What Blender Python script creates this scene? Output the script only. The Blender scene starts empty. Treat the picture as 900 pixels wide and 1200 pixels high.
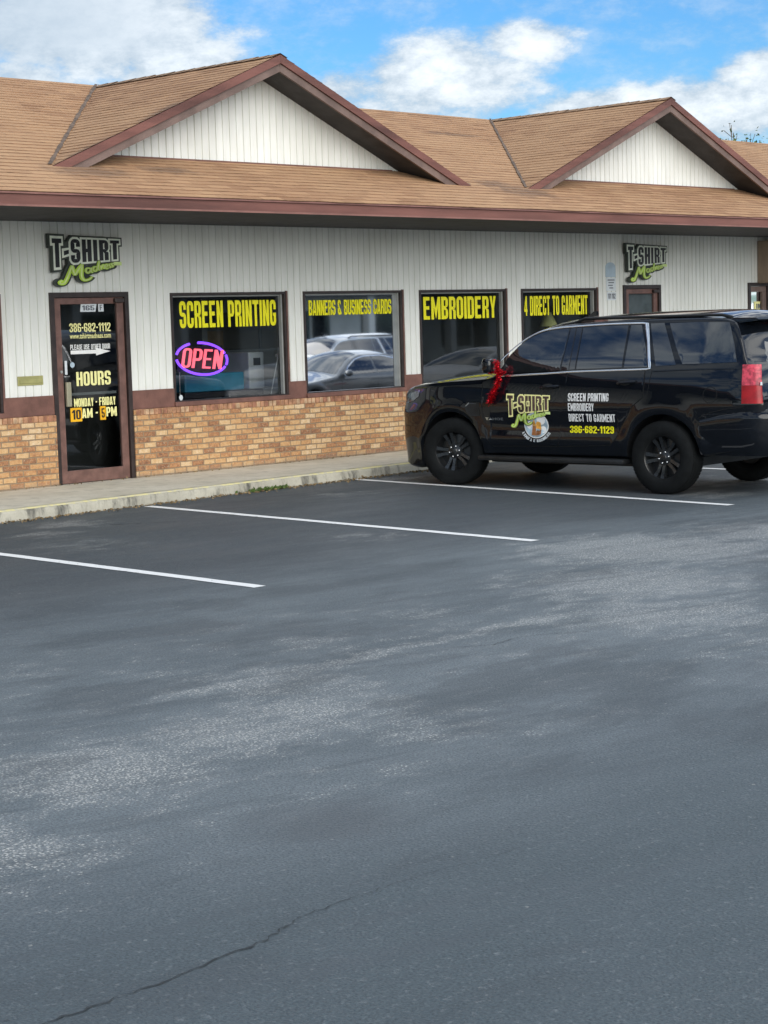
import bpy, bmesh, math, random
from mathutils import Vector, Matrix
random.seed(11)
SC = bpy.context.scene
COL = SC.collection
rad = math.radians

# ------------------------------------------------------------------ camera
D, H, YAW, PIT, ROL = 18.484, 1.96119, 0.802375, 0.100038, -0.0293023
Fv = Vector((math.sin(YAW)*math.cos(PIT), math.cos(YAW)*math.cos(PIT), -math.sin(PIT)))
R0 = Vector((math.cos(YAW), -math.sin(YAW), 0)); U0 = R0.cross(Fv)
Rv = R0*math.cos(ROL) + U0*math.sin(ROL); Uv = U0*math.cos(ROL) - R0*math.sin(ROL)
cam = bpy.data.cameras.new('camera'); cam_o = bpy.data.objects.new('camera', cam); COL.objects.link(cam_o)
m4 = Matrix(((Rv.x, Uv.x, -Fv.x, 0), (Rv.y, Uv.y, -Fv.y, -D), (Rv.z, Uv.z, -Fv.z, H), (0, 0, 0, 1)))
cam_o.matrix_world = m4
cam.sensor_fit = 'VERTICAL'; cam.sensor_height = 36; cam.lens = 2210.96/1200*36
cam.clip_start = .05; cam.clip_end = 3000
SC.camera = cam_o

# ------------------------------------------------------------------ light and exposure
SUN_EL, SUN_AZ = 28, 200           # degrees; azimuth clockwise from +Y (the building's back)
SUN_STRENGTH, SKY_STRENGTH, EXPOSURE = 1.5, 0.112, 1.12
sun = bpy.data.lights.new('sun', 'SUN'); sun.energy = SUN_STRENGTH; sun.angle = rad(60); sun.color = (1, .94, .85)
sun_o = bpy.data.objects.new('sun', sun); COL.objects.link(sun_o)
sd = Vector((math.sin(rad(SUN_AZ))*math.cos(rad(SUN_EL)), math.cos(rad(SUN_AZ))*math.cos(rad(SUN_EL)), math.sin(rad(SUN_EL))))
sun_o.rotation_euler = (-sd).to_track_quat('-Z', 'Y').to_euler()
SC.view_settings.view_transform = 'Standard'; SC.view_settings.look = 'None'
SC.view_settings.exposure = EXPOSURE; SC.view_settings.gamma = 1
SC.view_settings.use_curve_mapping = False


class NT:
    """tiny node-graph writer"""
    def __init__(s, tree): s.t = tree; s.n = tree.nodes; s.l = tree.links
    def new(s, typ, ins=None, **kw):
        nd = s.n.new(typ)
        for k, v in kw.items(): setattr(nd, k, v)
        if ins:
            for k, v in ins.items(): s.put(nd.inputs[k], v)
        return nd
    def put(s, sock, v):
        if isinstance(v, bpy.types.NodeSocket): s.l.new(v, sock)
        elif v is not None: sock.default_value = v
    def math(s, op, a, b=None, c=None, clamp=False):
        nd = s.n.new('ShaderNodeMath'); nd.operation = op; nd.use_clamp = clamp
        s.put(nd.inputs[0], a)
        if b is not None: s.put(nd.inputs[1], b)
        if c is not None: s.put(nd.inputs[2], c)
        return nd.outputs[0]
    def vm(s, op, a, b=None):
        nd = s.n.new('ShaderNodeVectorMath'); nd.operation = op
        s.put(nd.inputs[0], a)
        if b is not None: s.put(nd.inputs[1], b)
        return nd.outputs['Value'] if op in ('LENGTH', 'DISTANCE', 'DOT_PRODUCT') else nd.outputs[0]
    def mix(s, fac, a, b, typ='MIX'):
        nd = s.n.new('ShaderNodeMix'); nd.data_type = 'RGBA'; nd.blend_type = typ
        s.put(nd.inputs[0], fac)
        s.put(nd.inputs[6], a if isinstance(a, bpy.types.NodeSocket) else tuple(a) + (1,)*(4-len(a)))
        s.put(nd.inputs[7], b if isinstance(b, bpy.types.NodeSocket) else tuple(b) + (1,)*(4-len(b)))
        return nd.outputs[2]
    def ramp(s, v, a, b, c=0., d=1., smooth=True):
        nd = s.n.new('ShaderNodeMapRange'); nd.interpolation_type = 'SMOOTHSTEP' if smooth else 'LINEAR'
        s.put(nd.inputs[0], v)
        for i, x in enumerate((a, b, c, d)): nd.inputs[i+1].default_value = x
        return nd.outputs[0]
    def noise(s, vec, scale, detail=4, rough=.55):
        nd = s.n.new('ShaderNodeTexNoise'); s.put(nd.inputs['Vector'], vec)
        nd.inputs['Scale'].default_value = scale; nd.inputs['Detail'].default_value = detail
        nd.inputs['Roughness'].default_value = rough
        return nd.outputs['Fac']
    def sep(s, v):
        nd = s.n.new('ShaderNodeSeparateXYZ'); s.put(nd.inputs[0], v); return nd.outputs
    def comb(s, x, y, z=0.):
        nd = s.n.new('ShaderNodeCombineXYZ')
        for i, v in enumerate((x, y, z)): s.put(nd.inputs[i], v)
        return nd.outputs[0]


def world_sky():
    w = bpy.data.worlds.new('World'); SC.world = w; w.use_nodes = True
    g = NT(w.node_tree); g.n.clear()
    sky = g.new('ShaderNodeTexSky'); sky.sky_type = 'NISHITA'; sky.sun_disc = False
    sky.sun_elevation = rad(SUN_EL); sky.sun_rotation = rad(SUN_AZ)
    sky.air_density = 1.0; sky.dust_density = .6; sky.ozone_density = 2.5
    d = g.new('ShaderNodeTexCoord').outputs['Generated']
    x, y, z = g.sep(g.vm('NORMALIZE', d))
    az = g.math('MULTIPLY', g.math('ARCTAN2', x, y), 57.2958)
    el = g.math('MULTIPLY', g.math('ARCSINE', z), 57.2958)
    # fluffy cloud banks in front of the camera, open broken cloud elsewhere
    warp = g.noise(g.comb(g.math('MULTIPLY', az, .22), g.math('MULTIPLY', el, .34)), 1.0, 12, .62)
    warp2 = g.noise(g.comb(g.math('MULTIPLY', az, .6), g.math('MULTIPLY', el, 1.1), 3.3), 1.0, 10, .66)
    dens = None
    for a, e, ra, re, st in ((48.3, 7.1, 4.4, 1.55, 1.05), (50.6, 8.0, 2.4, 1.0, .9), (45.2, 7.0, 2.2, .9, .85), (55.0, 6.0, 5.6, 1.1, 1.1), (57.6, 6.8, 2.2, 1.0, 1.0), (37.2, 8.7, 5.6, 2.1, 1.05), (42.0, 8.6, 2.6, .8, .62), (52.2, 5.6, 4.2, .75, .95),
                             (40.6, 7.6, 3.6, 1.3, .95), (47.0, 5.4, 5., .8, .75), (35.5, 7.3, 3., 1.2, 1.0), (60.5, 9.6, 2., .7, .5)):
        q = g.math('ADD', g.math('POWER', g.math('DIVIDE', g.math('SUBTRACT', az, a), ra), 2), g.math('POWER', g.math('DIVIDE', g.math('SUBTRACT', el, e), re), 2))
        b = g.math('MULTIPLY', g.math('EXPONENT', g.math('MULTIPLY', q, -1.1)), st)
        dens = b if dens is None else g.math('MAXIMUM', dens, b)
    dens = g.math('ADD', g.math('MULTIPLY', dens, 1.18), g.math('MULTIPLY', g.math('SUBTRACT', warp, .5), 1.6))
    dens = g.math('ADD', dens, g.math('MULTIPLY', g.math('SUBTRACT', warp2, .5), 1.0))
    front = g.ramp(dens, .36, .86)
    # the rest of the sky: projected onto a cloud layer
    zz = g.math('ADD', g.math('MAXIMUM', z, 0.0), .12)
    P = g.comb(g.math('DIVIDE', x, zz), g.math('DIVIDE', y, zz))
    n1 = g.noise(g.vm('MULTIPLY', P, (1., 1., 1.)), 3.2, 9, .55)
    rest = g.ramp(n1, .43, .52)
    away = g.math('MAXIMUM', g.ramp(g.math('ABSOLUTE', g.math('SUBTRACT', az, 46.5)), 15, 24), g.ramp(el, 11, 16))
    cov = g.math('ADD', g.math('MULTIPLY', front, g.math('SUBTRACT', 1.0, away)), g.math('MULTIPLY', rest, away))
    shade = g.math('ADD', g.math('MULTIPLY', g.ramp(warp2, .3, .7), .45), g.math('MULTIPLY', g.ramp(dens, .5, 1.3), .55))
    shade_rest = g.ramp(g.noise(P, 5., 6, .6), .38, .62)
    sh = g.math('ADD', g.math('MULTIPLY', shade, g.math('SUBTRACT', 1.0, away)), g.math('MULTIPLY', shade_rest, away))
    cloud = g.mix(sh, (1.9, 2.35, 2.8), (4.7, 4.9, 5.0))
    cloud = g.mix(away, cloud, g.mix(sh, (3.0, 3.6, 4.3), (8.6, 8.7, 8.6)))  # clouds out of view made brighter to add fill light on the shopfront
    leftgrey = g.math('MULTIPLY', g.ramp(az, 44, 36), g.math('MULTIPLY', g.ramp(el, 7.0, 8.6), .7))
    cloud = g.mix(leftgrey, cloud, (2.1, 2.55, 3.0))
    hs = g.new('ShaderNodeHueSaturation', {'Saturation': 1.22, 'Value': .82, 'Color': sky.outputs[0]})
    blue = g.mix(1., hs.outputs[0], (.34, .54, .71), 'MULTIPLY')
    veil = g.math('MULTIPLY', g.ramp(warp2, .36, .68), .30)
    col = g.mix(g.math('MAXIMUM', g.math('MULTIPLY', cov, .94), veil), blue, cloud)
    bg = g.new('ShaderNodeBackground', {'Color': col, 'Strength': SKY_STRENGTH})
    out = g.new('ShaderNodeOutputWorld'); g.l.new(bg.outputs[0], out.inputs[0])
world_sky()

# ------------------------------------------------------------------ materials
MATS = {}
def newmat(name):
    m = bpy.data.materials.new(name); m.use_nodes = True
    g = NT(m.node_tree); b = m.node_tree.nodes['Principled BSDF']
    MATS[name] = m
    return m, g, b
def mat(name, col, rough=.6, metal=0., var=.12, scale=6., bump=0., bscale=40., coat=0., ior=1.45, emit=None, stretch=(1, 1, 1), detail=5):
    if name in MATS: return MATS[name]
    m, g, b = newmat(name)
    tc = g.new('ShaderNodeTexCoord').outputs['Object']
    vec = g.vm('MULTIPLY', tc, stretch)
    n = g.noise(vec, scale, detail, .6)
    f = g.ramp(n, .3, .7)
    c = g.mix(f, [k*(1-var) for k in col], [min(1, k*(1+var)) for k in col])
    g.put(b.inputs['Base Color'], c); b.inputs['Roughness'].default_value = rough; b.inputs['Metallic'].default_value = metal
    b.inputs['IOR'].default_value = ior
    if coat: b.inputs['Coat Weight'].default_value = coat; b.inputs['Coat Roughness'].default_value = .02
    if bump:
        bn = g.new('ShaderNodeBump', {'Strength': bump, 'Distance': .01, 'Height': g.noise(vec, bscale, 4)})
        g.put(b.inputs['Normal'], bn.outputs[0])
    if emit:
        b.inputs['Emission Color'].default_value = tuple(col) + (1,); b.inputs['Emission Strength'].default_value = emit
    return m

def m_siding():
    m, g, b = newmat('siding_paint')
    tc = g.new('ShaderNodeTexCoord').outputs['Object']
    n1 = g.noise(g.vm('MULTIPLY', tc, (1, 1, .12)), 9, 6, .65); n2 = g.noise(tc, .7, 4)
    xs = g.sep(tc)
    plank = g.new('ShaderNodeTexWhiteNoise', {'W': g.math('FLOOR', g.math('DIVIDE', xs[0], .113))}, noise_dimensions='1D').outputs['Value']
    c = g.mix(g.ramp(n1, .35, .7), (.73, .735, .69), (.82, .825, .78))
    c = g.mix(g.math('MULTIPLY', g.ramp(n2, .45, .75), .35), c, (.58, .57, .49))
    c = g.mix(g.math('MULTIPLY', plank, .10), c, (.55, .55, .50))
    g.put(b.inputs['Base Color'], c); b.inputs['Roughness'].default_value = .62
    bn = g.new('ShaderNodeBump', {'Strength': .25, 'Distance': .004, 'Height': n1}); g.put(b.inputs['Normal'], bn.outputs[0])
m_siding()

def m_brick():
    m, g, b = newmat('brick')
    x, y, z = g.sep(g.new('ShaderNodeTexCoord').outputs['Object'])
    tc = g.comb(x, z, 0.)
    wob = g.vm('ADD', tc, g.vm('MULTIPLY', g.vm('SUBTRACT', g.comb(g.noise(tc, 7, 3), g.noise(g.vm('ADD', tc, (7, 3, 0)), 7, 3), .5), (.5, .5, .5)), (.03, .022, 0)))
    br = g.new('ShaderNodeTexBrick', {'Vector': wob, 'Color1': (0, 0, 0, 1), 'Color2': (1, 1, 1, 1), 'Mortar': (.5, .5, .5, 1), 'Scale': 1., 'Mortar Size': .009, 'Mortar Smooth': .45,
                                      'Bias': 0., 'Brick Width': .192, 'Row Height': .070}, offset=.5)
    rnd = g.sep(br.outputs['Color'])[0]
    ramp = g.new('ShaderNodeValToRGB', {'Fac': g.math('ADD', g.math('MULTIPLY', rnd, .66), g.math('SUBTRACT', g.math('MULTIPLY', g.noise(tc, 22, 7, .8), 1.35), .50))})
    cr = ramp.color_ramp
    cr.elements[0].position = .08; cr.elements[0].color = (.17, .085, .05, 1)
    cr.elements[1].position = .95; cr.elements[1].color = (.68, .52, .34, 1)
    for p, c in ((.3, (.37, .175, .08)), (.5, (.51, .28, .12)), (.7, (.58, .375, .185))):
        e = cr.elements.new(p); e.color = c + (1,)
    c = g.mix(g.ramp(g.noise(tc, 40, 3), .56, .72, 0, .6), ramp.outputs[0], (.60, .47, .33))
    c = g.mix(g.ramp(g.noise(tc, 55, 2), .62, .75, 0, .7), c, (.13, .075, .05))
    c = g.mix(g.math('MULTIPLY', br.outputs['Fac'], .85), c, (.25, .19, .125))  # mortar colour darkened to include shade in the joints
    # splash dirt just above the walk, ragged
    low = g.math('MULTIPLY', g.ramp(g.math('ADD', z, g.math('MULTIPLY', g.noise(tc, 5, 4), .14)), .29, .2), .5)
    c = g.mix(low, c, (.22, .19, .15))
    g.put(b.inputs['Base Color'], c); b.inputs['Roughness'].default_value = .85
    hgt = g.math('ADD', g.math('SUBTRACT', 1., br.outputs['Fac']), g.math('MULTIPLY', g.noise(tc, 30, 4), .45))
    bn = g.new('ShaderNodeBump', {'Strength': .8, 'Distance': .012, 'Height': hgt}); g.put(b.inputs['Normal'], bn.outputs[0])
m_brick()

def m_shingle():
    m, g, b = newmat('shingles')
    uv = g.new('ShaderNodeTexCoord').outputs['UV']; ob = g.new('ShaderNodeTexCoord').outputs['Object']
    br = g.new('ShaderNodeTexBrick', {'Vector': uv, 'Color1': (0, 0, 0, 1), 'Color2': (1, 1, 1, 1), 'Mortar': (.3, .3, .3, 1), 'Scale': 1., 'Mortar Size': .006, 'Mortar Smooth': .3,
                                      'Bias': 0., 'Brick Width': .33, 'Row Height': .124}, offset=.5)
    rnd = g.sep(br.outputs['Color'])[0]
    n1 = g.noise(ob, .55, 5, .6); n2 = g.noise(g.vm('MULTIPLY', uv, (1, 4, 1)), 2.2, 6, .65); n3 = g.noise(uv, 120, 2)
    c = g.mix(rnd, (.29, .150, .074), (.45, .260, .135))
    c = g.mix(g.ramp(n1, .38, .66, 0, .7), c, (.47, .285, .15))
    c = g.mix(g.ramp(n2, .56, .78, 0, .4), c, (.19, .11, .065))
    c = g.mix(g.ramp(n3, .3, .7, 0, .35), c, (.24, .145, .085))
    c = g.mix(g.math('MULTIPLY', br.outputs['Fac'], .4), c, (.13, .085, .055))
    # algae and drip stains below the valleys
    x, y, z = g.sep(ob)
    for bx, by, rx, ry in ((13.1-20, -1.45, .75, .32), (20.6-20, -1.5, .85, .34), (20.25-20, -1.2, .5, .2), (14.3-20, -1.3, .5, .2), (22.2-20, 1.2, .9, .12), (17.4-20, 1.4, .8, .1)):
        q = g.vm('LENGTH', g.comb(g.math('DIVIDE', g.math('SUBTRACT', x, bx), rx), g.math('DIVIDE', g.math('SUBTRACT', y, by), ry)))
        q = g.math('ADD', q, g.math('MULTIPLY', g.math('SUBTRACT', g.noise(ob, 5, 5, .65), .5), 1.6))
        c = g.mix(g.ramp(q, 1., .25, 0, .55), c, (.085, .06, .048))
    g.put(b.inputs['Base Color'], c); b.inputs['Roughness'].default_value = .9
    bn = g.new('ShaderNodeBump', {'Strength': .5, 'Distance': .006, 'Height': g.math('ADD', n3, g.math('MULTIPLY', rnd, .8))}); g.put(b.inputs['Normal'], bn.outputs[0])
m_shingle()

def m_asphalt():
    m, g, b = newmat('asphalt')
    P = g.new('ShaderNodeTexCoord').outputs['Object']
    x, y, z = g.sep(P)
    P2 = g.comb(x, y, 0.)
    big = g.noise(P2, .22, 5, .6); mid = g.noise(g.vm('MULTIPLY', P2, (.6, 1.5, 1)), .9, 9, .68); fine = g.noise(P2, 48, 4, .7); grain = g.noise(P2, 85, 4, .75)
    c = g.mix(g.ramp(big, .35, .65), (.088, .112, .126), (.146, .176, .191))
    c = g.mix(g.ramp(mid, .42, .75, 0, .75), c, (.078, .100, .114))
    # sealed, darker strip of stalls near the walk
    seal = g.ramp(g.math('ADD', y, g.math('MULTIPLY', g.math('SUBTRACT', mid, .5), 1.6)), -8.6, -6.4, 0, .72)
    c = g.mix(seal, c, (.034, .041, .048))
    front = g.ramp(g.math('ADD', y, g.math('MULTIPLY', g.math('SUBTRACT', mid, .5), 1.2)), -13.0, -14.4, 0, .85)
    c = g.mix(front, c, (.058, .082, .092))
    # patches where the sealer has worn off to the pale stone
    worn = None
    for bx, by, r, st in ((5.0, -11.7, 1.0, 1.), (5.9, -11.7, .8, .95), (6.6, -11.6, .8, .85), (8.0, -10.05, .42, .7), (12.9, -9.1, 1.6, 1.15), (11.2, -10.2, 1.5, .95), (14.6, -9.4, 1.4, 1.0), (10.1, -11.3, 1.3, .85), (9.6, -12.3, .8, .55), (6.7, -12.3, .8, .6), (13.4, -10.8, 1.5, .95), (7.0, -10.9, .9, .75), (3.9, -12.4, 1.0, .8),
                          (10.5, -4.4, .8, .65), (11.6, -2.75, .6, .8), (10.9, -3.4, .55, .6), (15.3, -3.1, .6, .6), (18.6, -6.0, 1.2, .85), (17.2, -6.9, .7, .7), (17.2, -2.2, .5, .8), (9.2, -9.9, .7, .5), (4.3, -15.3, .35, .3), (7.9, -9.2, .5, .4), (12.3, -6.3, .8, .5)):
        q = g.vm('LENGTH', g.vm('SUBTRACT', P2, (bx, by, 0)))
        w = g.ramp(q, r*1.25, 0., 0, st)
        worn = w if worn is None else g.math('MAXIMUM', worn, w)
    # pale joints between paving passes
    for jy, x0, x1, wd in ((-10.72, 6.0, 10.5, .22),):
        q = g.math('ABSOLUTE', g.math('SUBTRACT', g.math('ADD', y, g.math('MULTIPLY', g.math('SUBTRACT', g.noise(P2, 1.6, 8, .7), .5), .7)), jy))
        w = g.math('MULTIPLY', g.ramp(q, wd, 0, 0, .95), g.math('MULTIPLY', g.ramp(x, x0-.5, x0+.8), g.ramp(x, x1, x1-1.2)))
        worn = g.math('MAXIMUM', worn, w)
    lane = g.math('MULTIPLY', g.ramp(y, -8.4, -9.4, 0, .30), g.ramp(y, -13.8, -12.6))
    worn = g.math('MAXIMUM', worn, lane)
    brk = g.noise(g.vm('MULTIPLY', P2, (1, 1.6, 1)), 2.6, 7, .7)
    wm = g.ramp(g.math('ADD', g.math('MULTIPLY', worn, 1.15), g.math('MULTIPLY', g.math('SUBTRACT', brk, .5), 2.6)), .22, 1.15)
    vor = g.new('ShaderNodeTexVoronoi', {'Vector': P2, 'Scale': 66.}, feature='F1')
    stone = g.ramp(vor.outputs['Distance'], .55, .2)
    spk = g.math('MULTIPLY', stone, g.ramp(g.math('ADD', fine, g.math('MULTIPLY', wm, .20)), .56, .66))
    c = g.mix(g.math('MULTIPLY', wm, .24), c, (.42, .43, .42))
    c = g.mix(g.math('MULTIPLY', g.ramp(wm, .02, .30), spk), c, (.60, .60, .565))
    pt = g.noise(g.vm('ADD', g.vm('MULTIPLY', P2, (.55, 1.1, 1)), (3.1, 8.2, 0)), .75, 8, .62)
    c = g.mix(g.ramp(pt, .52, .60, 0, .50), c, (.045, .058, .066))
    # stray chips everywhere
    v2 = g.new('ShaderNodeTexVoronoi', {'Vector': P2, 'Scale': 9.}, feature='F1', distance='EUCLIDEAN')
    chip = g.math('MULTIPLY', g.ramp(v2.outputs['Distance'], .085, .05), g.ramp(g.noise(P2, 3., 2), .5, .6))
    c = g.mix(g.math('MULTIPLY', chip, .7), c, (.36, .36, .34))
    c = g.mix(g.ramp(grain, .42, .60, 0, .72), c, (.030, .039, .046))
    c = g.mix(g.ramp(g.noise(P2, 30, 4, .75), .55, .70, 0, .32), c, (.30, .32, .33))
    scf = g.noise(g.vm('MULTIPLY', g.new('ShaderNodeMapping', {'Vector': P2, 'Rotation': (0, 0, .25)}).outputs[0], (.5, 4., 1)), 1.1, 8, .7)
    c = g.mix(g.ramp(scf, .50, .66, 0, .55), c, (.055, .07, .08))
    # faint oil spots in the stalls
    for ox, oy, r in ((12.2, -4.4, .5), (11.9, -5.0, .35), (15.0, -5.2, .55), (8.9, -13.4, .8), (5.1, -13.2, .5)):
        q = g.math('ADD', g.vm('LENGTH', g.vm('MULTIPLY', g.vm('SUBTRACT', P2, (ox, oy, 0)), (1/r, 1/r, 1))), g.math('MULTIPLY', g.math('SUBTRACT', brk, .5), 1.2))
        c = g.mix(g.ramp(q, 1., .2, 0, .5), c, (.05, .058, .065))
    g.put(b.inputs['Base Color'], c)
    g.put(b.inputs['Roughness'], g.ramp(mid, .3, .7, .52, .7)); b.inputs['IOR'].default_value = 1.5
    hgt = g.math('ADD', g.math('MULTIPLY', stone, .6), g.math('ADD', fine, g.math('MULTIPLY', mid, 2.)))
    bn = g.new('ShaderNodeBump', {'Strength': .45, 'Distance': .006, 'Height': hgt}); g.put(b.inputs['Normal'], bn.outputs[0])
m_asphalt()

def m_concrete(name, a, bcol, stain, amt):
    m, g, b = newmat(name)
    P = g.new('ShaderNodeTexCoord').outputs['Object']
    n1 = g.noise(P, 1.4, 6, .65); n2 = g.noise(g.vm('MULTIPLY', P, (1, 1, .25)), 5, 6, .7); n3 = g.noise(P, 70, 3)
    c = g.mix(g.ramp(n1, .35, .7), a, bcol)
    c = g.mix(g.ramp(n2, .46, .68, 0, amt), c, stain)
    c = g.mix(g.ramp(n3, .4, .7, 0, .25), c, [k*.6 for k in a])
    g.put(b.inputs['Base Color'], c); b.inputs['Roughness'].default_value = .85
    bn = g.new('ShaderNodeBump', {'Strength': .4, 'Distance': .008, 'Height': g.math('ADD', n2, g.math('MULTIPLY', n3, .4))}); g.put(b.inputs['Normal'], bn.outputs[0])
m_concrete('walk_concrete', (.54, .505, .41), (.64, .605, .51), (.33, .31, .25), .5)
m_concrete('kerb_concrete', (.36, .34, .275), (.48, .455, .37), (.045, .045, .04), .9)

def m_worn_paint(name, col, under, thr):
    m, g, b = newmat(name)
    P = g.new('ShaderNodeTexCoord').outputs['Object']
    n = g.noise(P, 9, 8, .7); n2 = g.noise(P, 45, 3)
    c = g.mix(g.ramp(n2, .3, .7), [k*.9 for k in col], col)
    c = g.mix(g.ramp(g.math('ADD', n, g.math('MULTIPLY', n2, .25)), thr, thr+.07), c, under)
    g.put(b.inputs['Base Color'], c); b.inputs['Roughness'].default_value = .6
m_worn_paint('line_paint', (.82, .83, .82), (.13, .14, .14), .74)
m_worn_paint('kerb_yellow', (.66, .60, .30), (.50, .47, .36), .60)

def m_glass():
    m, g, b = newmat('window_glass'); g.n.remove(b)
    tint = g.mix(g.ramp(g.noise(g.new('ShaderNodeTexCoord').outputs['Object'], .8, 3), .3, .7), (.66, .71, .72), (.72, .76, .77))
    tr = g.new('ShaderNodeBsdfTransparent', {'Color': tint})
    gl = g.new('ShaderNodeBsdfGlossy', {'Color': (.93, .96, 1, 1), 'Roughness': .022})
    fr = g.new('ShaderNodeFresnel', {'IOR': 1.75})
    mx = g.new('ShaderNodeMixShader', {0: g.math('ADD', fr.outputs[0], .03, clamp=True)})
    g.l.new(tr.outputs[0], mx.inputs[1]); g.l.new(gl.outputs[0], mx.inputs[2])
    g.l.new(mx.outputs[0], m.node_tree.nodes['Material Output'].inputs[0])
m_glass()
m_red = None
mat('trim_brown', (.165, .078, .06), .6, var=.22, scale=5, bump=.2)
mat('fascia_red', (.145, .060, .047), .6, var=.42, scale=1.1, bump=.15, stretch=(.35, 1, 3))
mat('fascia_edge', (.22, .105, .085), .55, var=.2, scale=3)
mat('rake_grey', (.155, .105, .088), .65, var=.25, scale=3, bump=.2)
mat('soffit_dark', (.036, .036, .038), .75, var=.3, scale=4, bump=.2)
mat("valley_dark", (.12, .085, .062), .8, var=.4, scale=7)
mat('ridge_cap', (.27, .17, .10), .9, var=.35, scale=7, bump=.3)
mat('frame_dark', (.034, .024, .022), .45, var=.3, scale=8)
mat('frame_brown', (.155, .083, .068), .45, var=.25, scale=7, bump=.15)
mat('alu_grey', (.30, .31, .30), .4, var=.1)
mat('handle_beige', (.33, .31, .22), .4, var=.15, metal=.2)
mat('vinyl_yellow', (.86, .80, .008), .45, var=.03)
mat('vinyl_cream', (.86, .82, .36), .45, var=.05)
mat('vinyl_white', (.80, .80, .78), .45, var=.05)
mat('vinyl_orange', (.80, .42, .01), .45, var=.08)
mat('print_black', (.012, .012, .014), .5, var=.3)
mat('print_grey', (.12, .13, .15), .6, var=.3)
mat('paper_white', (.62, .66, .68), .6, var=.06)
mat('paper_blue', (.42, .52, .60), .6, var=.1)
mat('sign_outline', (.78, .82, .70), .5, var=.12)
mat('sign_black', (.018, .016, .018), .3, var=.8, scale=3)
mat('sign_backing', (.045, .055, .045), .5, var=.3)
mat('sign_green', (.42, .62, .05), .45, var=.4, scale=5)
mat('sign_pale_green', (.60, .72, .28), .45, var=.2)
mat('tan_panel', (.27, .20, .145), .6, var=.15, stretch=(4, 1, .3))
mat('neon_red', (1., .15, .19), .5, emit=.8)
mat('neon_violet', (.20, .06, .90), .5, emit=1.3)
mat('mail_brass', (.40, .38, .16), .45, var=.15, metal=.3)
mat('interior_wall', (.34, .34, .33), .9, var=.1, scale=1)
mat('interior_floor', (.09, .085, .08), .8, var=.2)
mat('machine_white', (.62, .64, .64), .4, var=.06)
mat('machine_blue', (.06, .32, .46), .4, var=.1)
mat('counter_dark', (.03, .03, .035), .5, var=.2)
mat('shelf_grey', (.25, .27, .28), .6, var=.15)
mat('cardboard', (.32, .23, .14), .8, var=.15)
mat('cable_white', (.65, .65, .62), .5)
mat('leaf', (.075, .12, .025), .6, var=.5, scale=20)
mat('leaf_dark', (.045, .075, .022), .6, var=.5, scale=3)
mat('leaf_dry', (.20, .14, .07), .8, var=.5, scale=30)
mat('bark', (.13, .10, .075), .9, var=.3, scale=10, bump=.4)
mat("crack_tar", (.036, .043, .048), .9, var=.4, scale=30)
mat('far_wall', (.62, .60, .54), .8, var=.12, scale=.6)
mat('far_trim', (.10, .095, .09), .7, var=.2)
mat('far_glass', (.015, .018, .022), .08, var=.3)
# vehicle
mat('paint_black', (.0035, .0048, .0075), .12, var=.1, coat=.8, ior=1.5)
mat('paint_silver', (.22, .235, .245), .3, var=.05, metal=.6, coat=1.)
mat('paint_white', (.55, .56, .56), .35, var=.05)
mat('paint_pearl', (.10, .108, .112), .3, var=.05, metal=.3, coat=1.)
mat('car_glass', (.008, .010, .012), .012, var=.2, ior=2.0)
mat('car_glass_dark', (.006, .007, .009), .04, var=.2, ior=1.9)
mat('chrome', (.80, .81, .82), .1, metal=1., var=.04)
MATS['paint_black'].node_tree.nodes['Principled BSDF'].inputs['Specular IOR Level'].default_value = .05
mat('plastic_black', (.010, .011, .012), .45, var=.3, bump=.15, bscale=150)
mat('seam', (.002, .002, .002), .8)
mat('rubber', (.006, .007, .0075), .8, var=.25, scale=14, bump=.25, bscale=120)
MATS['rubber'].node_tree.nodes['Principled BSDF'].inputs['Specular IOR Level'].default_value = .2
mat('rim_black', (.010, .011, .012), .28, var=.2, ior=1.5)
mat('rim_spoke', (.055, .06, .065), .2, var=.2, metal=.7)
mat('lens_red', (.30, .004, .008), .3, var=.25, scale=9)
mat('lens_pink', (.44, .045, .07), .3, var=.6, scale=22)
mat('lens_clear', (.10, .11, .115), .15, var=.5, scale=14, coat=1.)
mat('tinsel_red', (.62, .012, .026), .22, metal=.75, var=.4, scale=60)
mat('badge_sky', (.36, .47, .54), .5, var=.4, scale=9)
mat('badge_orange', (.70, .34, .06), .5, var=.4, scale=18)
mat('badge_brown', (.28, .11, .035), .5, var=.4, scale=18)
mat('logo_brown', (.085, .050, .045), .4, var=.7, scale=6)

# ------------------------------------------------------------------ object helpers
def link(o, parent=None):
    COL.objects.link(o)
    if parent is not None: o.parent = parent
    return o
def obj(name, bm, m, parent=None, loc=None, smooth=None):
    me = bpy.data.meshes.new(name)
    bmesh.ops.recalc_face_normals(bm, faces=bm.faces) if smooth != 'keep' else None
    bm.to_mesh(me); bm.free()
    for k in (m if isinstance(m, (list, tuple)) else [m]): me.materials.append(MATS[k])
    if isinstance(smooth, (int, float)) and smooth:
        for p in me.polygons: p.use_smooth = True
        me.set_sharp_from_angle(angle=rad(smooth))
    o = bpy.data.objects.new(name, me); link(o, parent)
    if loc is not None: o.location = loc
    return o
def tag(o, label, cat, group=None):
    o['label'] = label; o['category'] = cat
    if group: o['group'] = group
    return o
def thing(name, label, cat, loc=(0, 0, 0), rz=0., group=None):
    o = bpy.data.objects.new(name, None); o.empty_display_size = .2; link(o)
    o.location = loc; o.rotation_euler = (0, 0, rz)
    return tag(o, label, cat, group)
def structure(name, bm, m, **kw):
    o = obj(name, bm, m, **kw); o['kind'] = 'structure'; return o
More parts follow.
